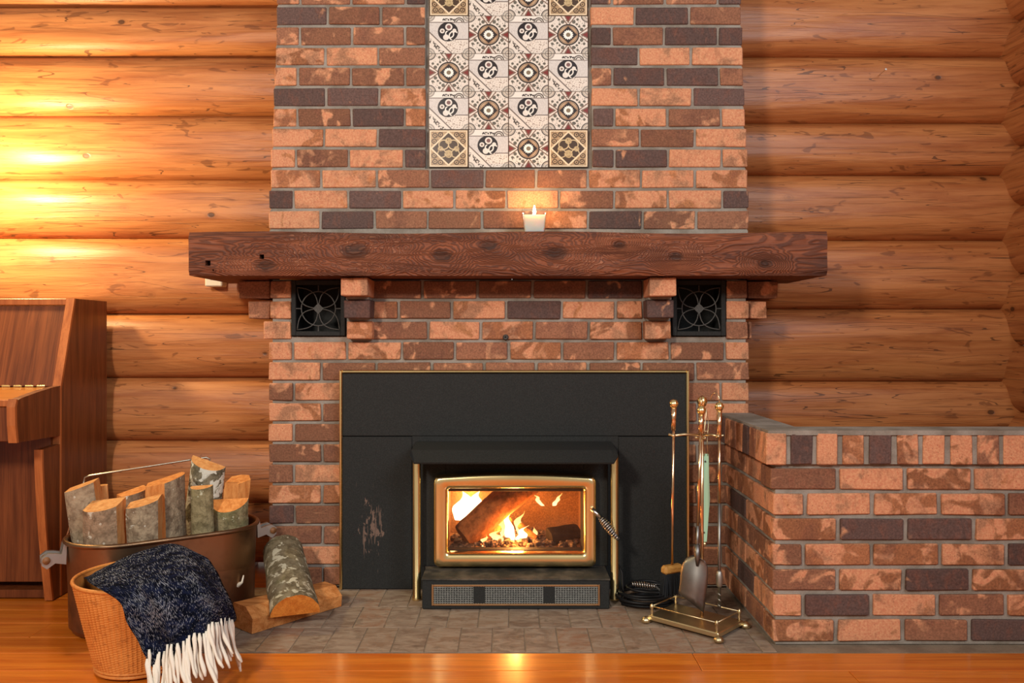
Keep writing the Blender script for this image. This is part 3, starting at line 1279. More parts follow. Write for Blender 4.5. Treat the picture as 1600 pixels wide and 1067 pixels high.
for i in range(8):
    z = vz0 + .007 + (vz1 - vz0 - .014) * (i + .5) / 8
    g.box(vx0 + .007, vx1 - .007, BBY - .0034, BBY - .0016, z - .0013, z + .0013)
o = g.build('vent_screen', m_black('screen_steel', (128, 128, 122), .5), st)
o['kind'] = 'stuff'
# two blank plates in the screen
for x in (-.112, .126):
    G().box(x - .02, x + .02, BBY - .0042, BBY - .002, vz0 + .008, vz1 - .008, .001).build('vent_plate', BLACK, st)

# door
door = bpy.data.objects.new('door', None)
door.location = Vector((.01, -.13, .28)) - wloc(st)
door.parent = st
COL.objects.link(door)


def rrect(x0, x1, z0, z1, r, y, arch=0.0, n=6):
    out = []
    for cx, cz, a0 in ((x1 - r, z1 - r, 0), (x0 + r, z1 - r, 90), (x0 + r, z0 + r, 180), (x1 - r, z0 + r, 270)):
        for s in range(n):
            a = math.radians(a0 + 90 * s / (n - 1))
            out.append(Vector((cx + math.cos(a) * r, y, cz + math.sin(a) * r)))
        if a0 == 0:                       # crowned top edge
            for s in range(1, 12):
                q = s / 12
                xx = (x1 - r) + ((x0 + r) - (x1 - r)) * q
                out.append(Vector((xx, y, z1 + arch * math.sin(math.pi * q))))
    return out


ox0, ox1, oz0, oz1 = -.279, .299, .114, .436
ix0, ix1, iz0, iz1 = -.228, .256, .162, .392
yf = -.152
rings = [rrect(ox0, ox1, oz0, oz1, .022, -.108, .011), rrect(ox0, ox1, oz0, oz1, .022, yf + .012, .011),
         rrect(ox0 + .004, ox1 - .004, oz0 + .004, oz1 - .004, .020, yf + .003, .011), rrect(ox0 + .012, ox1 - .012, oz0 + .012, oz1 - .012, .018, yf, .010),
         rrect(ix0 - .012, ix1 + .012, iz0 - .012, iz1 + .012, .016, yf, .0), rrect(ix0 - .003, ix1 + .003, iz0 - .003, iz1 + .003, .012, yf + .005, 0),
         rrect(ix0, ix1, iz0, iz1, .010, yf + .014, 0), rrect(ix0, ix1, iz0, iz1, .010, -.108, 0)]
G().grid(rings, True).build('door_frame', BRASS, door, True, auto=50)
G().box(ix0 - .004, ix1 + .004, -.122, -.118, iz0 - .004, iz1 + .004).build('door_glass', m_pane('stove_glass', (.93, .90, .87, 1), .045), door)
hb = Vector((.284, yf - .002, .322))
he = Vector((.365, yf - .06, .232))
G().tube([hb + Vector((0, .02, 0)), hb + Vector((0, -.012, 0)), hb + Vector((.012, -.024, -.012)), hb.lerp(he, .35)], [.008, .008, .006, .005], 10).build('handle_shank', STEEL, door, True)
ax = (he - hb).normalized()
s1 = ax.orthogonal().normalized()
s2 = ax.cross(s1)
a0, a1 = hb.lerp(he, .32), he
pts, rad = [], []
for i in range(140):
    u = i / 139
    r_ = .0055 + .0085 * math.sin(math.pi * min(u * 1.05, 1)) ** .7
    th = u * 11 * 2 * math.pi
    pts.append(a0.lerp(a1, u) + (s1 * math.cos(th) + s2 * math.sin(th)) * r_)
G().tube(pts, .0021, 6).build('handle_coil', STEEL, door, True)
G().tube([a0, a1 + ax * .006], [.005, .0065], 10).build('handle_core', IRON, door, True)

# ------------------------------------------------------------------ the fire
def firelog(name, label, a, b, r, mat, seed, squash=1.0, cat='log', group=None):
    a, b = Vector(a), Vector(b)
    t = thing(name, label, cat, (a + b) / 2, group)
    ax = (b - a).normalized()
    u = ax.orthogonal().normalized()
    v = ax.cross(u)
    rows = []
    for i in range(13):
        q = i / 12
        row = []
        for k in range(18):
            th = 2 * math.pi * k / 18
            rr = r * (1 + .16 * mnoise.noise(Vector((math.cos(th) * 1.3 + seed, math.sin(th) * 1.3, q * 3))))
            if i in (0, 12):
                rr *= .9
            row.append(a.lerp(b, q) + (u * math.cos(th) + v * math.sin(th) * squash) * rr)
        rows.append(row)
    g = G().grid(rows, True)
    g.f.append(tuple(range(18)))
    g.f.append(tuple(12 * 18 + k for k in range(18)))
    g.build('char_bark', mat, t, True, auto=60)
    return t


CHAR_LIT = m_bark('firelit_char', lin(170, 104, 58), lin(116, 68, 38), lin(150, 96, 56), -.6)  # char lightened to orange brown: the fire's glow is painted into its colour
CHAR_D = m_bark('black_char', lin(48, 40, 36), lin(26, 22, 20), lin(90, 80, 72), -.6)
firelog('burning_log', 'thick log leaning across the fire behind the stove glass', P(723, 838, 3.09), P(836, 744, 3.20), .054, CHAR_LIT, 3)
firelog('burning_log', 'slim glowing stick lying low in the flames', P(752, 847, 3.115), P(796, 811, 3.21), .016, CHAR_LIT, 9)
firelog('burning_log', 'dark charred chunk at the unlit side of the firebox', P(858, 838, 3.14), P(902, 830, 3.20), .034, CHAR_D, 5, .7)
firelog('burning_log', 'short burnt stick bridging the ember bed', P(812, 820, 3.18), P(838, 842, 3.14), .013, CHAR_LIT, 11)
# ember bed
EMB = Mt('embers', .95)
v = EMB.coords(rand=False)
hot = EMB.noise(v, 55, 3, .6)
EMB.color(EMB.mix(hot.step(.4, .6), lin(50, 38, 32), lin(120, 96, 78)))
x_, y_, z_ = EMB.xyz(v)
glow = hot.step(.52, .68) * ((x_ - (-.03)).abs().step(.16, .02))
EMB.b.inputs['Emission Color'].default_value = (1, .25, .04, 1)
EMB.link(glow * 2.6, EMB.b.inputs['Emission Strength'])
g = G()
random.seed(44)
for i in range(420):
    x = random.uniform(DX0 + .014, DX1 - .014)
    y = random.uniform(-.044, .205)
    s = random.uniform(.006, .014)
    z = DZ0 - .012 + s * .75 + .012 * math.exp(-((x + .02) / .12) ** 2) * random.random() * 2
    M = Matrix.Translation((x, y, z)) @ Matrix.Rotation(random.uniform(0, 3), 4, 'Z') @ Matrix.Rotation(random.uniform(-.6, .6), 4, 'X')
    g.box(-s, s, -s * .8, s * .8, -s * .6, s * .6, s * .3, M)
o = g.build('ember_bed', EMB.m)
o['kind'] = 'stuff'
tag(o, 'bed of glowing embers and ash on the firebox floor', 'embers')


def m_flame(name, c1, c2, s):
    m = bpy.data.materials.new(name)
    m.use_nodes = True
    nt = m.node_tree
    nt.nodes.clear()
    tc = nt.nodes.new('ShaderNodeTexCoord')
    sep = nt.nodes.new('ShaderNodeSeparateXYZ')
    nt.links.new(tc.outputs['Generated'], sep.inputs[0])
    mx = nt.nodes.new('ShaderNodeMix')
    mx.data_type = 'RGBA'
    mx.inputs[6].default_value = c1
    mx.inputs[7].default_value = c2
    nt.links.new(sep.outputs[2], mx.inputs[0])
    e = nt.nodes.new('ShaderNodeEmission')
    nt.links.new(mx.outputs[2], e.inputs[0])
    e.inputs[1].default_value = s
    tr = nt.nodes.new('ShaderNodeBsdfTransparent')
    ms = nt.nodes.new('ShaderNodeMixShader')
    ms.inputs[0].default_value = .62
    nt.links.new(tr.outputs[0], ms.inputs[1])
    nt.links.new(e.outputs[0], ms.inputs[2])
    o = nt.nodes.new('ShaderNodeOutputMaterial')
    nt.links.new(ms.outputs[0], o.inputs[0])
    return m


FL = m_flame('wood_flame', (1, .72, .34, 1), (1, .45, .10, 1), 3.6)
FLW = m_flame('white_hot_flame', (1, .84, .55, 1), (1, .66, .28, 1), 7.0)
fire = thing('fire', 'bright orange flames burning behind the stove glass', 'fire', (0, .07, DZ0))


def flame(base, h, r, lean, mat, seed, flat=.5):
    base = Vector(base)
    base.z = max(base.z, DZ0 - .008)
    rows = []
    for i in range(12):
        q = i / 11
        rr = r * (math.sin(math.pi * min(1, .18 + q * .9)) ** .8) * (1 - q) ** .35 + .0006
        off = Vector((lean * q * h + mnoise.noise(Vector((seed, q * 2.4, 0))) * .02 * q * 3, mnoise.noise(Vector((seed + 9, q * 2, 3))) * .01, h * q))
        row = []
        for k in range(12):
            th = 2 * math.pi * k / 12
            wv = 1 + .35 * mnoise.noise(Vector((math.cos(th) + seed, math.sin(th), q * 3)))
            row.append(base + off + Vector((math.cos(th) * rr * wv, math.sin(th) * rr * flat * wv, 0)))
        rows.append(row)
    g = G().grid(rows, True)
    g.f.append(tuple(range(12)))
    g.f.append(tuple(11 * 12 + k for k in range(12)))
    g.build('flame', mat, fire, True)


flame(P(798, 846, 3.14), .125, .020, -.05, FLW, 1)
flame(P(790, 842, 3.17), .10, .026, -.2, FL, 2)
flame(P(815, 848, 3.12), .065, .022, .1, FLW, 3)
flame(P(830, 850, 3.15), .06, .018, .25, FL, 4)
flame(P(775, 850, 3.12), .06, .024, .2, FL, 5)
flame(P(757, 856, 3.10), .04, .020, .3, FL, 6)
flame(P(812, 846, 3.20), .11, .024, .1, FL, 7)
flame(P(722, 812, 3.24), .12, .045, .1, FLW, 8)
flame(P(738, 800, 3.25), .09, .030, .3, FLW, 12)
flame(P(848, 790, 3.25), .05, .010, -.9, FL, 9)
flame(P(866, 790, 3.25), .05, .010, .6, FL, 10)
flame(P(750, 852, 3.18), .05, .03, .5, FLW, 14)
light('fire_light', 'POINT', (-.02, .05, .25), 12.0, (1.0, .42, .10), .05)
light('ember_light', 'POINT', (.02, -.035, .195), 3.0, (1.0, .42, .10), .02)
light('fire_back_light', 'POINT', (-.17, .17, .30), 2.5, (1.0, .5, .15), .03)

# ------------------------------------------------------------------ piano
PX = -1.622
pn = thing('upright_piano', 'reddish brown teak upright piano standing against the log wall', 'piano', (-2.3, 0, 0))
PL_ = -3.05
# side: tall panel with raked front edge
g = G().prism([(.235, .0), (.235, 1.072), (-.002, 1.072), (-.098, .745), (-.098, .0)], PX - .028, PX, 'x')
side_p = g.build('side_panel', TEAK, pn)
g = G().prism([(-.002, 1.0725), (-.012, 1.0725), (-.1085, .745), (-.1085, .0), (-.098, 0), (-.098, .745)], PX - .029, PX + .0008, 'x')
g.build('side_edging', TEAK_EDGE, side_p)
# key arm
arm = [(-.099, .755), (-.15, .752), (-.24, .742), (-.345, .727), (-.363, .722), (-.370, .70), (-.368, .64), (-.360, .582), (-.099, .575)]
arm_p = G().prism(arm, PX - .026, PX - .0005, 'x').build('key_arm', TEAK, pn)
ef = [(-.3635, .7222), (-.3705, .70), (-.3685, .64), (-.3605, .582), (-.372, .582), (-.380, .64), (-.382, .70), (-.372, .7265)]
G().prism(ef, PX - .027, PX + .0006, 'x').build('arm_edging', TEAK_EDGE, arm_p)
# lower wing with curved front
lw = [(-.099, 0), (-.099, .545)] + [(-.215 + .065 * (1 - q) ** 1.6, .54 * q) for q in [1, .97, .9, .75, .6, .45, .3, .15, 0]]
lw_p = G().prism(lw, PX - .026, PX - .001, 'x').build('lower_wing', TEAK, pn)
cur = [(-.215 + .065 * (1 - q) ** 1.6, .54 * q) for q in [1, .97, .9, .75, .6, .45, .3, .15, 0]]
G().prism(cur + [(a - .010, b) for a, b in cur[::-1]], PX - .027, PX + .0005, 'x').build('wing_edging', TEAK_EDGE, lw_p)
# upper front panel (raked), top board, frame strip
g = G()
xa, xb = PL_, PX - .029
g.add([(xa, -.004, 1.045), (xb, -.004, 1.045), (xb, -.094, .752), (xa, -.094, .752), (xa, .02, 1.045), (xb, .02, 1.045), (xb, -.07, .752), (xa, -.07, .752)],
      [(0, 1, 2, 3), (4, 5, 6, 7), (0, 1, 5, 4), (2, 3, 7, 6), (1, 2, 6, 5), (0, 3, 7, 4)])
g.build('upper_panel', TEAK_FRONT, pn)
G().box(xa, xb, -.012, .235, 1.048, 1.072, .002).build('top_board', TEAK_EDGE, pn)
# key lid
g = G().prism([(-.095, .748), (-.19, .744), (-.335, .718), (-.335, .700), (-.095, .700)], xa, PX - .0265, 'x')
lid_p = g.build('key_lid', TEAK_LID, pn)
for i in range(10):
    x = PX - .06 - i * .042
    G().box(x - .030, x, -.1005, -.096, .7485, .7555, .001).build('hinge_leaf', BRASS, lid_p)
G().box(xa, PX - .0265, -.362, -.336, .700, .722, .002).build('lid_lip', TEAK_EDGE, lid_p)
G().box(xa, PX - .0265, -.358, -.099, .585, .6985, .002).build('key_bed', TEAK_FRONT, pn)
kx = -1.70
G().lathe([(.0005, -.012), (.008, -.010), (.010, -.004), (.006, 0)], (kx, -.360, .64), 14, Matrix.Rotation(math.radians(-90), 4, 'X')).build('lid_knob', BRASS, pn, True)
# lower panel and plinth
G().box(xa, PX - .0265, -.125, -.10, .055, .584, .002).build('lower_panel', TEAK_FRONT, pn)
G().box(xa, PX - .0265, -.135, -.05, .001, .030, .002).build('plinth', TEAK, pn)
G().box(xa, PX - .0265, -.045, -.025, .001, .075).build('inner_board', TEAK, pn)

# ------------------------------------------------------------------ copper boiler
BC = Vector((-1.15, -.33, 0))
AX = Vector((.819, .573, 0)).normalized()
AN = Vector((-AX.y, AX.x, 0))
def bo(s, t_, z=0):
    return BC + AX * s + AN * t_ + Vector((0, 0, z))
def stadium(hl, hw, z, n=20):
    pts = []
    for side in (1, -1):
        for i in range(n):
            a = -math.pi / 2 + math.pi * i / (n - 1)
            pts.append(bo(side * ((hl - hw) + math.cos(a) * hw), side * math.sin(a) * hw, z))
    return pts
boil = thing('copper_boiler', 'old oval copper wash boiler with cast brackets holding firewood', 'boiler', BC)
HB = .288
prof = [(.262, .122, .0015), (.278, .138, .004), (.284, .145, .018), (.294, .155, HB - .05), (.297, .158, HB)]
inner = [(.292, .153, HB), (.288, .150, .02), (.26, .12, .008)]
g = G().grid([stadium(*a) for a in prof + inner], True)
nn = 40
g.f.append(tuple(range(nn)))
g.f.append(tuple((len(prof + inner) - 1) * nn + k for k in range(nn)))
g.build('body', COPPER_OLD, boil, True, auto=50)
G().tube(stadium(.298, .159, HB + .002), .0075, 8, closed=True).build('rim', COPPER_OLD, boil, True)
for sgn in (-1, 1):
    c = [(0, .0), (.030, .006), (.052, -.006), (.066, .004), (.067, .022), (.050, .032), (.030, .030), (.012, .026), (.006, .05), (-.002, .045)]
    g = G()
    vs = []
    for off in (-.007, .007):
        for (q, h) in c:
            vs.append(bo(sgn * (.298 + q), off - .02, HB - .062 + h * 1.25))
    n_ = len(c)
    g.add(vs, [tuple(range(n_)), tuple(range(n_, 2 * n_))] + [(i, (i + 1) % n_, (i + 1) % n_ + n_, i + n_) for i in range(n_)])
    vs2 = [p + AN * .04 for p in vs]
    g.add(vs2, [tuple(range(n_)), tuple(range(n_, 2 * n_))] + [(i, (i + 1) % n_, (i + 1) % n_ + n_, i + n_) for i in range(n_)])
    br_p = g.build('bracket', PEWTER, boil)
    G().tube([bo(sgn * .352, -.035, HB - .042), bo(sgn * .352, .035, HB - .042)], .011, 12).build('grip', m_wood('worn_grip', lin(140, 92, 52), lin(104, 66, 36), 'x', .6), br_p, True)
G().tube([bo(-.285, .1, .27), P(131, 754, 2.78), P(133, 746, 2.78), P(140, 743, 2.78), P(230, 729, 2.87), P(322, 714.5, 2.96), P(328, 717, 2.965), P(327, 724, 2.965), bo(.285, .07, .27)],
         .0035, 8).build('bail_handle', m_metal('bail_wire', (.5, .42, .32, 1), .35), boil, True)
# peeled paint curl on the flank
pp = P(376, 908, 2.775)
G().tube([pp + Vector((-.022, 0, -.018)), pp + Vector((-.008, -.004, -.012)), pp + Vector((.006, -.004, -.002)), pp + Vector((.010, 0, .02))], [.005, .009, .004, .002], 6).build('paint_curl', PLASTIC, boil, True)

# ------------------------------------------------------------------ firewood
BARK_G = m_bark('grey_bark', lin(164, 144, 118), lin(120, 100, 80), lin(206, 198, 180), .05)
BARK_B = m_bark('brown_bark', lin(158, 130, 104), lin(114, 92, 72), lin(204, 192, 172), .12)
BARK_M = m_bark('mossy_bark', lin(150, 136, 102), lin(108, 96, 68), lin(192, 188, 160), .10, .5)
BARK_L = m_bark('lichen_bark', lin(132, 122, 100), lin(92, 84, 66), lin(214, 210, 194), .62)
BARK_P = m_bark('patched_bark', lin(128, 116, 92), lin(92, 80, 60), lin(188, 180, 156), .34, .3)
SPLIT = m_splitwood('fresh_split_wood', lin(222, 150, 84), lin(192, 116, 56))
SPLIT_P = m_splitwood('pale_split_wood', lin(216, 158, 98), lin(190, 126, 70))


def section(kind, r):
    """cross-section as list of (x, y, edge kind to next point)"""
    pts = []
    if kind == 'round':
        for i in range(20):
            a = 2 * math.pi * i / 20
            pts.append((r * math.cos(a), r * math.sin(a), 'b'))
    elif kind == 'half':                 # bark arc facing -y (towards viewer)
        for i in range(13):
            a = math.pi + math.pi * i / 12
            pts.append((r * math.cos(a), r * .86 * math.sin(a) + r * .35, 'b' if i < 12 else 'w'))
    elif kind == 'wedge':                # quarter with bark in front right, split face in front left
        for i in range(10):
            a = math.radians(-75 + 95 * i / 9)
            pts.append((-.55 * r + 1.45 * r * math.cos(a), .35 * r + 1.35 * r * math.sin(a), 'b' if i < 9 else 'w'))
        pts.append((-.75 * r, .75 * r, 'w'))
        pts.append((-.95 * r, -.25 * r, 'w'))
    elif kind == 'block':
        for i in range(8):
            a = math.radians(215 + 105 * i / 7)
            pts.append((1.15 * r * math.cos(a), r * math.sin(a) + .1 * r, 'b' if i < 7 else 'w'))
        pts.append((.95 * r, .55 * r, 'w'))
        pts.append((-.9 * r, .62 * r, 'w'))
    elif kind == 'split':
        pts = [(-.9 * r, -.5 * r, 'w'), (.2 * r, -.95 * r, 'w'), (1.0 * r, -.3 * r, 'w'), (.75 * r, .7 * r, 'b'), (.1 * r, .95 * r, 'b'), (-.6 * r, .75 * r, 'w')]
    return pts


def firewood(label, kind, r, base, top, bark, wood, roll=0.0, seed=0, cutz=(0, 0), group='firewood in the boiler', taper=1.0, frame=None):
    base, top = Vector(base), Vector(top)
    t = thing('firewood_log', label, 'firewood', base, group)
    ax = (top - base).normalized()
    if frame is None:
        ref = Vector((1, 0, 0)) if abs(ax.x) < .8 else Vector((0, 1, 0))
        u = (ref - ax * ref.dot(ax)).normalized()
    else:
        ref = Vector(frame)
        u = (ref - ax * ref.dot(ax)).normalized()
    v = ax.cross(u)
    if abs(ax.z) > .5 and v.y < 0:
        v = -v
    sec = section(kind, r)
    cr, sr = math.cos(roll), math.sin(roll)
    NR_ = 11
    def pt(i, q):
        x, y, _ = sec[i % len(sec)]
        x, y = x * cr - y * sr, x * sr + y * cr
        k = 1 + (taper - 1) * q
        w_ = mnoise.noise(Vector((x * 22 + seed, y * 22, q * 5))) * .05 + mnoise.noise(Vector((x * 60 + seed, y * 60, q * 16))) * .03
        off = ax * ((cutz[0] * x + cutz[1] * y) * (1 if q == 1 else 0))
        return base.lerp(top, q) + (u * x + v * y) * k * (1 + w_) + off
    gb, gw = G(), G()
    n = len(sec)
    for i in range(n):
        tgt = gb if sec[i][2] == 'b' else gw
        rows = [[pt(i, q / NR_), pt(i + 1, q / NR_)] for q in range(NR_ + 1)]
        tgt.grid(rows)
    for q in (0, 1):
        ring = [pt(i, q) for i in range(n)]
        c = sum(ring, Vector()) / n
        b0 = len(gw.v)
        gw.v += ring + [c]
        gw.f += [(b0 + i, b0 + (i + 1) % n, b0 + n) for i in range(n)]
    import bmesh
    for g_, nm, mt in ((gb, 'bark', bark), (gw, 'split_wood', wood)):
        if not g_.v:
            continue
        o = g_.build(nm, mt, t, nm == 'bark')
        bm = bmesh.new()
        bm.from_mesh(o.data)
        bmesh.ops.remove_doubles(bm, verts=bm.verts, dist=.00005)
        bmesh.ops.recalc_face_normals(bm, faces=bm.faces)
        bm.to_mesh(o.data)
        bm.free()
    return t


ZF = .0105
firewood('squarish split log with grey brown bark, frontmost in the boiler', 'block', .058, bo(-.185, -.045, ZF), bo(-.195, -.05, .405), BARK_B, SPLIT_P, .05, 1, (.1, .25))
firewood('split log with a white lichen patch at its top corner, beside the squarish one', 'block', .052, bo(-.075, -.070, ZF), bo(-.083, -.075, .405), BARK_G, SPLIT_P, .25, 2, (.2, .2))
firewood('tall narrow log with ragged bark leaning at the boiler end nearest the piano', 'block', .050, bo(-.185, .055, ZF), bo(-.243, .065, .452), BARK_G, SPLIT_P, .2, 3, (.2, .1))
firewood('thin flat stick of split wood wedged behind the ragged log', 'split', .017, bo(-.150, .108, ZF), bo(-.176, .104, .44), BARK_B, SPLIT_P, .1, 4)
firewood('low pale topped log almost hidden behind the squarish one', 'block', .046, bo(-.087, .076, ZF), bo(-.087, .078, .415), BARK_B, SPLIT, .8, 5, (.15, .2))
firewood('biggest split log, orange face and dark bark, in the middle of the boiler', 'wedge', .068, bo(.012, .0, ZF), bo(.0, .0, .455), BARK_G, SPLIT, .5, 6, (.22, .1))
firewood('slim mossy green log beside the biggest split log', 'half', .037, bo(.100, -.080, ZF), bo(.092, -.075, .432), BARK_M, SPLIT_P, .0, 7, (.05, .25))
firewood('short round log with its sawn orange end tilted forward', 'half', .062, bo(.185, -.035, ZF), bo(.186, -.062, .362), BARK_M, SPLIT, .0, 8, (.1, .62))
firewood('orange split log leaning towards the brick pier', 'split', .044, bo(.208, .048, ZF), bo(.252, .048, .425), BARK_G, SPLIT, .2, 9, (.1, .3))
firewood('crooked log crusted with white lichen sticking up at the back', 'half', .060, bo(.095, .070, .03), bo(.150, .072, .485), BARK_L, SPLIT_P, .0, 10, (-.25, .45))

# two pieces on the hearth
wa, wb = Vector((-.86, -.455, .001)), Vector((-.63, -.19, .001))
wd = (wb - wa)
wn = Vector((-wd.y, wd.x, 0)).normalized()
t = thing('firewood_log', 'bare orange split log lying flat on the hearth', 'firewood', wa, 'firewood on the hearth')
secw = [(-.062, .0), (.050, .0), (.068, .022), (.045, .078), (-.026, .078), (-.066, .046)]
rows = []
for i in range(13):
    q = i / 12
    rows.append([wa.lerp(wb, q) + wn * (a * (1 + .06 * mnoise.noise(Vector((a * 30, q * 6, 1)))) * (1 - .12 * q)) + Vector((0, 0, b * (1 - .15 * q) * (1 + .07 * mnoise.noise(Vector((a * 40, q * 5, 8)))))) for a, b in secw])
g = G().grid(rows, True)
g.f.append(tuple(range(6)))
g.f.append(tuple(72 + k for k in range(6)))
g.build('split_wood', m_wood('split_face', lin(222, 152, 88), lin(186, 112, 54), 'x', .8, 2.0, .2), t)

la, lb = Vector((-.690, -.447, .058)), Vector((-.816, -.130, .182))
t = thing('firewood_log', 'half-round log with patchy grey bark resting on the bare split log', 'firewood', la, 'firewood on the hearth')
ax = (lb - la).normalized()
sd = ax.cross(Vector((0, 0, 1))).normalized()
up = sd.cross(ax)
gb, gw = G(), G()
rows = []
NA = 16
for i in range(15):
    q = i / 14
    k = 1.0 - .12 * q
    row = []
    for j in range(NA + 1):
        a = math.pi * j / NA
        nz = 1 + .05 * mnoise.noise(Vector((math.cos(a) * 2, q * 4, 3))) + .035 * mnoise.noise(Vector((math.cos(a) * 7, q * 14, 5)))
        row.append(la.lerp(lb, q) + sd * (math.cos(a) * .078 * k * nz) + up * (math.sin(a) * .074 * k * nz - .016))
    rows.append(row)
gb.grid(rows)
gw.grid([[r_[0], r_[-1]] for r_ in rows])
for r_, sgn in ((rows[0], 1), (rows[-1], 1)):
    b0 = len(gw.v)
    gw.v += [p.copy() for p in r_]
    gw.f.append(tuple(b0 + k for k in range(NA + 1)))
gb.build('bark', BARK_P, t, True)
gw.build('split_wood', m_wood('sawn_end', lin(226, 140, 58), lin(196, 106, 36), 'y', .75, 1.6, .2), t)

# ------------------------------------------------------------------ wicker basket
KC = Vector((-1.055, -.735, 0))
bk = thing('wicker_basket', 'round honey coloured cane waste basket holding the navy throw', 'basket', KC)
KH = .252
NB = 216
rows = []
NV = 72
for i in range(NV + 1):
    q = i / NV
    r0 = .113 + (.172 - .113) * q ** .9
    row = []
    for k in range(NB):
        a = 2 * math.pi * k / NB
        rib = .0011 * (1 if k % 3 == 0 else -.6) + .0005 * (1 if (i + k // 3) % 2 else -1)
        r_ = r0 + rib
        row.append(KC + Vector((math.cos(a) * r_, math.sin(a) * r_, .004 + (KH - .004) * q)))
    rows.append(row)
inn = []
for i in range(NV, -1, -6):
    q = i / NV
    r0 = .108 + (.166 - .108) * q ** .9
    inn.append([KC + Vector((math.cos(2 * math.pi * k / NB) * r0, math.sin(2 * math.pi * k / NB) * r0, .006 + (KH - .006) * q)) for k in range(NB)])
g = G().grid(rows + inn, True)
g.f.append(tuple(range(NB)))
g.f.append(tuple((len(rows + inn) - 1) * NB + k for k in range(NB)))
wb_p = g.build('woven_body', WICKER, bk)
for z, r_, w_ in ((KH + .003, .171, .0055), (.0065, .1145, .005), (.016, .117, .0035)):
    G().tube([KC + Vector((math.cos(2 * math.pi * k / 48) * r_, math.sin(2 * math.pi * k / 48) * r_, z)) for k in range(48)], w_, 8, closed=True).build('rim', WICKER, bk, True)
q0 = P(124, 905, 2.36)
G().tube([q0, P(121, 912, 2.35), P(119, 930, 2.35), P(121, 948, 2.35)], .0014, 6).build('loose_cane', WICKER, wb_p, True)

# ------------------------------------------------------------------ throw
thr = thing('knit_throw', 'navy and white knitted throw with cream fringe spilling from the basket', 'blanket', P(300, 1000, 2.3))
CT = [  # control rows from inside the basket, over the rim, to the hem (px, py, distance)
    [(131, 901, 2.38), (160, 886, 2.50), (200, 873, 2.54), (258, 868, 2.545), (300, 878, 2.51)],
    [(133, 904, 2.35), (172, 884, 2.45), (222, 862, 2.48), (270, 849, 2.49), (318, 868, 2.47)],
    [(140, 909, 2.30), (186, 891, 2.33), (240, 874, 2.36), (290, 866, 2.40), (334, 888, 2.42)],
    [(157, 919, 2.20), (204, 909, 2.20), (258, 900, 2.22), (308, 896, 2.27), (346, 914, 2.34)],
    [(190, 942, 2.165), (232, 940, 2.16), (276, 933, 2.17), (322, 925, 2.215), (357, 934, 2.30)],
    [(200, 970, 2.165), (244, 969, 2.155), (286, 960, 2.16), (330, 946, 2.205), (363, 950, 2.30)],
    [(220, 1006, 2.17), (256, 1002, 2.155), (294, 990, 2.16), (334, 966, 2.205), (366, 962, 2.31)],
    [(240, 1042, 2.17), (266, 1030, 2.155), (300, 1006, 2.16), (336, 980, 2.205), (366, 968, 2.315)],
]
CTW = [[P(*p) for p in r_] for r_ in CT]


def cr4(p0, p1, p2, p3, t):
    return .5 * ((2 * p1) + (p2 - p0) * t + (2 * p0 - 5 * p1 + 4 * p2 - p3) * t * t + (3 * p1 - p0 - 3 * p2 + p3) * t ** 3)


def curve(pts, t):
    n_ = len(pts) - 1
    f = min(max(t, 0), .99999) * n_
    i = int(f)
    g4 = lambda j: pts[min(max(j, 0), n_)]
    a = g4(i - 1) if i > 0 else 2 * pts[0] - pts[1]
    b = g4(i + 2) if i + 2 <= n_ else 2 * pts[n_] - pts[n_ - 1]
    return cr4(a, g4(i), g4(i + 1), b, f - i)


def throw_pt(u, v):
    p = curve([curve(r_, u) for r_ in CTW], v)
    fold = math.sin(u * 17 + v * 2.0) * .007 * min(1, v * 1.6) + mnoise.noise(Vector((u * 4, v * 4, 2))) * .014 + mnoise.noise(Vector((u * 11, v * 9, 7))) * .007
    return p + Vector((0, -fold - .002, fold * .35))


NU, NVV = 64, 64
g = G()
rows = [[throw_pt(i / NU, j / NVV) for i in range(NU + 1)] for j in range(NVV + 1)]
back = [[p + Vector((.003, .009, -.006)) for p in r_] for r_ in rows]
g.grid(rows)
b0 = len(g.v)
g.grid(back)
W_ = NU + 1
for i in range(NU):
    g.f.append((i, i + 1, b0 + i + 1, b0 + i))
    j = NVV * W_
    g.f.append((j + i, j + i + 1, b0 + j + i + 1, b0 + j + i))
for j in range(NVV):
    g.f.append((j * W_, (j + 1) * W_, b0 + (j + 1) * W_, b0 + j * W_))
    g.f.append((j * W_ + NU, (j + 1) * W_ + NU, b0 + (j + 1) * W_ + NU, b0 + j * W_ + NU))
g.uv = [(i / NU, j / NVV) for j in range(NVV + 1) for i in range(NU + 1)] * 2
g.build('knit_cloth', THROW, thr, True)
random.seed(9)
NT = 34
for k in range(NT):
    u = (k + .5) / NT
    s = throw_pt(min(1, max(0, u + random.uniform(-.01, .01))), 1 - random.uniform(0, .13))
    L = random.uniform(.10, .15)
    dirx = random.uniform(-.1, .25) + u * .35
    pts = []
    p = s + Vector((0, -.006, .004))
    vx, vy, vz = dirx * .4, -.18 - random.random() * .15, -1.0
    NSEG = 9
    fl_ = random.uniform(.005, .011)
    for i in range(NSEG):
        pts.append(p.copy())
        stp = Vector((vx, vy, vz)).normalized() * (L / (NSEG - 1))
        p = p + stp
        vx += dirx * .16
        if p.z < fl_ + .004:
            p.z = fl_
            vz = 0
            vx = dirx + .5 * (1 if u > .3 else -.2)
            vy = random.uniform(-.7, .0)
        p += Vector((math.sin(i * 1.3 + k) * .0015, 0, 0))
    rs = [.0048 + .0014 * math.sin(i * 1.1 + k) for i in range(NSEG)]
    rs[0], rs[-1] = .003, .0028
    G().tube(pts, rs, 7).build('tassel', WOOL, thr, True)

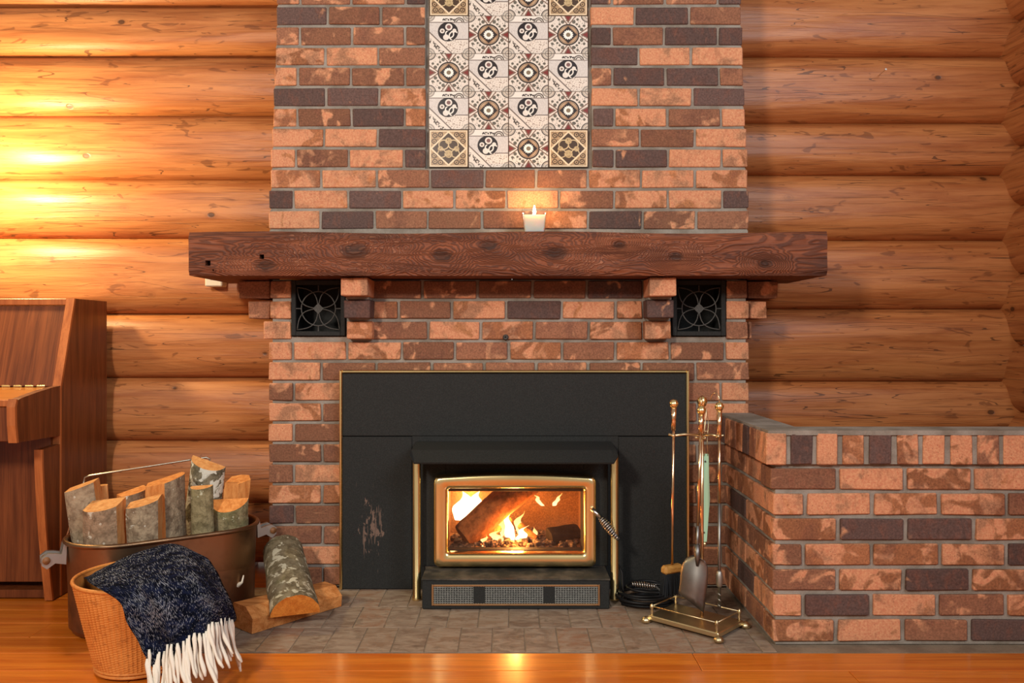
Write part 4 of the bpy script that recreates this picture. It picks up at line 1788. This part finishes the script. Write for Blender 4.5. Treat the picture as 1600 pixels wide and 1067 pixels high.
# ------------------------------------------------------------------ fire tools
TA, TB, TC = Vector((.441, -.39, 0)), Vector((.628, -.562, 0)), Vector((.724, -.42, 0))
U1 = (TB - TA).normalized()
U2 = Vector((-U1.y, U1.x, 0))
TL, TWd = .254, .165
ctr = TA + U1 * TL / 2 + U2 * TWd / 2
def tp(a, b, z):
    return ctr + U1 * a + U2 * b + Vector((0, 0, z))
MT = Matrix.Translation(ctr) @ Matrix(((U1.x, U2.x, 0, 0), (U1.y, U2.y, 0, 0), (0, 0, 1, 0), (0, 0, 0, 1)))
stand = thing('fire_tool_stand', 'brass fireplace tool stand with railed base and clawed feet', 'tool stand', ctr)
h1, h2 = TL / 2, TWd / 2
G().box(-h1, h1, -h2, h2, .010, .026, .003, MT).build('base_plate', BRASS_OLD, stand)
for sx in (-1, 1):
    for sy in (-1, 1):
        q = tp(sx * (h1 + .004), sy * (h2 + .004), 0)
        G().lathe([(.0005, .001), (.013, .002), (.0165, .008), (.012, .016), (.004, .021)], q, 14).build('foot', BRASS_OLD, stand, True)
        q = tp(sx * (h1 - .010), sy * (h2 - .010), 0)
        G().lathe([(.005, .026), (.003, .030), (.006, .037), (.003, .043), (.006, .049), (.0065, .054), (.003, .060), (.0005, .063)], q, 12).build('post', BRASS_OLD, stand, True)
rl = [(-1, -1), (1, -1), (1, 1), (-1, 1)]
for i in range(4):
    a, b = rl[i], rl[(i + 1) % 4]
    G().tube([tp(a[0] * (h1 - .01), a[1] * (h2 - .01), .054), tp(b[0] * (h1 - .01), b[1] * (h2 - .01), .054)], .0022, 8).build('rail', BRASS_OLD, stand, True)
CB = P(1097, 900, 2.70)
CB.z = .025
G().tube([CB, Vector((CB.x, CB.y, .70))], .0055, 12).build('centre_rod', BRASS_ROD, stand, True)
G().lathe([(.006, .0), (.010, .004), (.006, .010), (.013, .018), (.017, .03), (.014, .042), (.0005, .05)], (CB.x, CB.y, .69), 16).build('finial', BRASS, stand, True)
ZA = .612
ends = [P(1052, 681, 2.68), P(1095, 688, 2.61), P(1123, 686, 2.66), P(1100, 678, 2.80)]
for e in ends:
    e.z = ZA
    c0 = Vector((CB.x, CB.y, ZA))
    G().tube([c0, c0.lerp(e, .6) + Vector((0, 0, .003)), e], .0042, 8).build('arm', BRASS_OLD, stand, True)
    dv = (e - c0).normalized()
    sdv = Vector((-dv.y, dv.x, 0))
    G().tube([e + sdv * .014 + dv * .010 + Vector((0, 0, .003)), e + sdv * .012, e - dv * .002, e - sdv * .012, e - sdv * .014 + dv * .010 + Vector((0, 0, .003))], .004, 8).build('hook', BRASS_OLD, stand, True)


def tool(name, label, e, zball, tip, hook=True, cat='fire tool', sooty=False, zmid=.38):
    top = Vector((e.x, e.y - .008, zball))
    t = thing(name, label, cat, Vector((tip.x, tip.y, tip.z)), None)
    G().lathe([(.0005, -.015), (.009, -.012), (.0145, -.003), (.0145, .003), (.009, .012), (.0005, .015)], top, 18).build('knob', BRASS, t, True)
    k1 = top.lerp(tip, .16)
    G().tube([top - Vector((0, 0, .012)), k1], [.0085, .0070], 14).build('grip', BRASS_ROD, t, True)
    if sooty:
        km = top.lerp(tip, (zball - zmid) / (zball - tip.z))
        G().tube([k1, km], .0045, 10).build('rod', BRASS_ROD, t, True)
        G().tube([km, tip], [.0045, .0055], 10).build('sooty_rod', STEEL_DARK, t, True)
    else:
        G().tube([k1, tip], .0042, 10).build('rod', BRASS_ROD, t, True)
    if hook:
        cdir = Vector((CB.x - top.x, CB.y - top.y, 0)).normalized()
        pts = [top + Vector((0, 0, .012))]
        for i in range(9):
            a = math.pi * i / 8
            pts.append(top + cdir * (.016 - .016 * math.cos(a)) + Vector((0, 0, .020 + .022 * math.sin(a))))
        G().tube(pts, .0018, 6).build('hanging_hook', BRASS_ROD, t, True)
    return t


# brush
tipb = P(1050, 886, 2.70)
tb = tool('hearth_brush', 'brass handled hearth brush with black bristles hanging on the stand', ends[0], .715, tipb, False)
Mb = Matrix.Translation(tipb) @ Matrix.Rotation(math.radians(28), 4, 'Z')
bh_p = G().box(-.038, .038, -.016, .016, -.020, .008, .008, Mb).build('brush_head', m_wood('brush_wood', lin(190, 142, 72), lin(160, 112, 50), 'x', .4), tb)
g = G()
random.seed(2)
for i in range(26):
    for j in range(7):
        x, y = -.034 + .068 * i / 25, -.012 + .024 * j / 6
        p0 = Mb @ Vector((x, y, -.018))
        p1 = Mb @ Vector((x * 1.12 + random.uniform(-.004, .004), y * 1.3 + random.uniform(-.004, .004), -.085 + random.uniform(-.006, .006)))
        g.tube([p0, p1], [.0022, .0014], 4)
o = g.build('bristles', BRISTLE, bh_p)
o['kind'] = 'stuff'
# shovel
e = ends[1]
tips = P(1089, 868, 2.60)
ts = tool('hearth_shovel', 'brass handled ash shovel with a broad grey steel pan', e, .700, tips, True, sooty=True, zmid=.34)
rows = []
sh = [(.246, .010), (.238, .028), (.220, .041), (.192, .046), (.162, .046), (.132, .045), (.105, .044), (.076, .042)]
NS = 10
for z, hw in sh:
    row = []
    for k in range(NS + 1):
        s = -1 + 2 * k / NS
        cx = tips.x - .002 - .10 * (.246 - z) * .9
        dz = (-.004 * abs(s) + (.050 * (1 - (s + 1) / 2) if z < .08 else 0) + (.030 * (1 - (s + 1) / 2) if .08 <= z < .11 else 0) + (.012 * (1 - (s + 1) / 2) if .11 <= z < .14 else 0))
        row.append(Vector((cx + s * hw * .85, tips.y - .004 - .018 * (1 - s * s) * min(1, (.25 - z) * 12) - s * .018 + .010, z + dz)))
    rows.append(row)
g = G().grid(rows)
b0 = len(g.v)
g.grid([[p + Vector((.0005, .0025, 0)) for p in r_] for r_ in rows])
W_ = NS + 1
m_ = len(rows)
for i in range(NS):
    g.f.append((i, i + 1, b0 + i + 1, b0 + i))
    j = (m_ - 1) * W_
    g.f.append((j + i, j + i + 1, b0 + j + i + 1, b0 + j + i))
for j in range(m_ - 1):
    g.f.append((j * W_, (j + 1) * W_, b0 + (j + 1) * W_, b0 + j * W_))
    g.f.append((j * W_ + NS, (j + 1) * W_ + NS, b0 + (j + 1) * W_ + NS, b0 + j * W_ + NS))
g.build('pan', STEEL_DARK, ts, True)
G().tube([tips + Vector((0, -.003, .035)), tips + Vector((0, -.006, .0)), tips + Vector((-.001, -.008, -.03))], [.008, .009, .004], 10).build('socket', STEEL_DARK, ts, True)
# poker
tipp = P(1124, 948, 2.65)
tk_ = tool('fire_poker', 'brass handled poker with a twisted sooty iron tip', ends[2], .708, tipp, True, sooty=True, zmid=.40)
pk = P(1124, 905, 2.65)
G().lathe([(.005, -.026), (.010, -.018), (.011, .010), (.008, .024), (.005, .028)], pk, 12).build('tip_collar', PEWTER, tk_, True)
pts = []
for i in range(40):
    u = i / 39
    th = u * 6 * math.pi
    pts.append(pk.lerp(tipp, .4 + .6 * u) + Vector((math.cos(th), math.sin(th), 0)) * .003)
G().tube(pts, .003, 6).build('twisted_tip', PEWTER, tk_, True)
# hanging mint strip
mt0 = P(1103, 706, 2.78)
ms = thing('painted_stick', 'mint green painted wooden stick hanging by a wire from the tool stand', 'stick', mt0)
poly = [(1098.5, 709), (1107, 709), (1107.5, 740), (1109, 780), (1107, 805), (1104, 846), (1097.5, 846), (1097.5, 780)]
pw = [P(a, b, 2.78) for a, b in poly]
strip_p = G().prism([(p.x, p.z) for p in pw], mt0.y - .003, mt0.y + .003, 'y').build('wood_strip', MINT, ms)
G().tube([P(1101, 712, 2.775), P(1099, 690, 2.78), P(1104, 640, 2.79), P(1107, 660, 2.79), P(1105, 690, 2.78), P(1106, 712, 2.775)], .0013, 6).build('wire', BRASS_OLD, ms, True)
for a, b in ((1102, 721), (1100, 832)):
    q = P(a, b, 2.776)
    G().lathe([(.0035, 0), (.0025, .003), (.0005, .0035)], q, 8, Matrix.Rotation(math.radians(90), 4, 'X')).build('nail', IRON, strip_p)
q = P(1101, 850, 2.776)
G().lathe([(.0005, -.008), (.006, -.004), (.006, .004), (.0005, .008)], q, 10).build('end_bead', BRASS_OLD, ms, True)

# ------------------------------------------------------------------ cable and spare coil-handled tool
cc = P(1010, 925, 2.90)
cc.z = 0
cab = thing('power_cable', 'coiled black power cable on the hearth beside the stove', 'cable', cc)
random.seed(8)
pts = []
for i in range(230):
    u = i / 229
    th = u * 2 * math.pi * 6.3
    rx = .085 + .012 * math.sin(u * 21)
    ry = .075 + .012 * math.cos(u * 17)
    pts.append(cc + Vector((math.cos(th) * rx + .012 * math.sin(u * 9), math.sin(th) * ry, .0065 + .055 * u + .01 * math.sin(th * .5 + u * 4) * u)))
G().tube(pts, .0052, 7).build('coil', RUBBER, cab, True)
e0 = P(972, 945, 2.88)
e0.z = .006
G().tube([P(963, 880, 2.974), P(967, 884, 2.968), P(972, 895, 2.95), P(974, 925, 2.92), e0, cc + Vector((-.075, -.035, .008)), cc + Vector((-.06, -.05, .012))], .0042, 7).build('lead', RUBBER, cab, True)
tl = thing('stove_lifter', 'small stove tool with a coiled steel handle lying on the cable', 'fire tool', cc + Vector((0, 0, .07)))
a0, a1 = cc + Vector((-.055, -.04, .082)), cc + Vector((.025, -.045, .074))
ax = (a1 - a0).normalized()
s1 = Vector((0, 0, 1))
s2 = ax.cross(s1)
G().tube([a0.lerp(a1, i / 119) + (s1 * math.cos(i / 119 * 20 * math.pi) + s2 * math.sin(i / 119 * 20 * math.pi)) * (.006 + .006 * math.sin(math.pi * i / 119)) for i in range(120)], .0018, 6).build('coil_grip', STEEL, tl, True)
G().tube([a0, a1, a1 + Vector((.035, -.005, -.03)), a1 + Vector((.065, -.005, -.045))], .004, 8).build('shank', IRON, tl, True)

# small things on the log wall
q = P(1382, 111, 3.345)
t = thing('wall_nail', 'small bright nail sticking out of the log right of the chimney', 'nail', q)
G().tube([q + Vector((0, .06, -.002)), q + Vector((0, -.012, .003))], .0018, 8).build('shank', STEEL, t)
G().tube([q + Vector((0, -.012, .003)), q + Vector((0, -.0135, .0032))], .004, 10).build('head', STEEL, t)
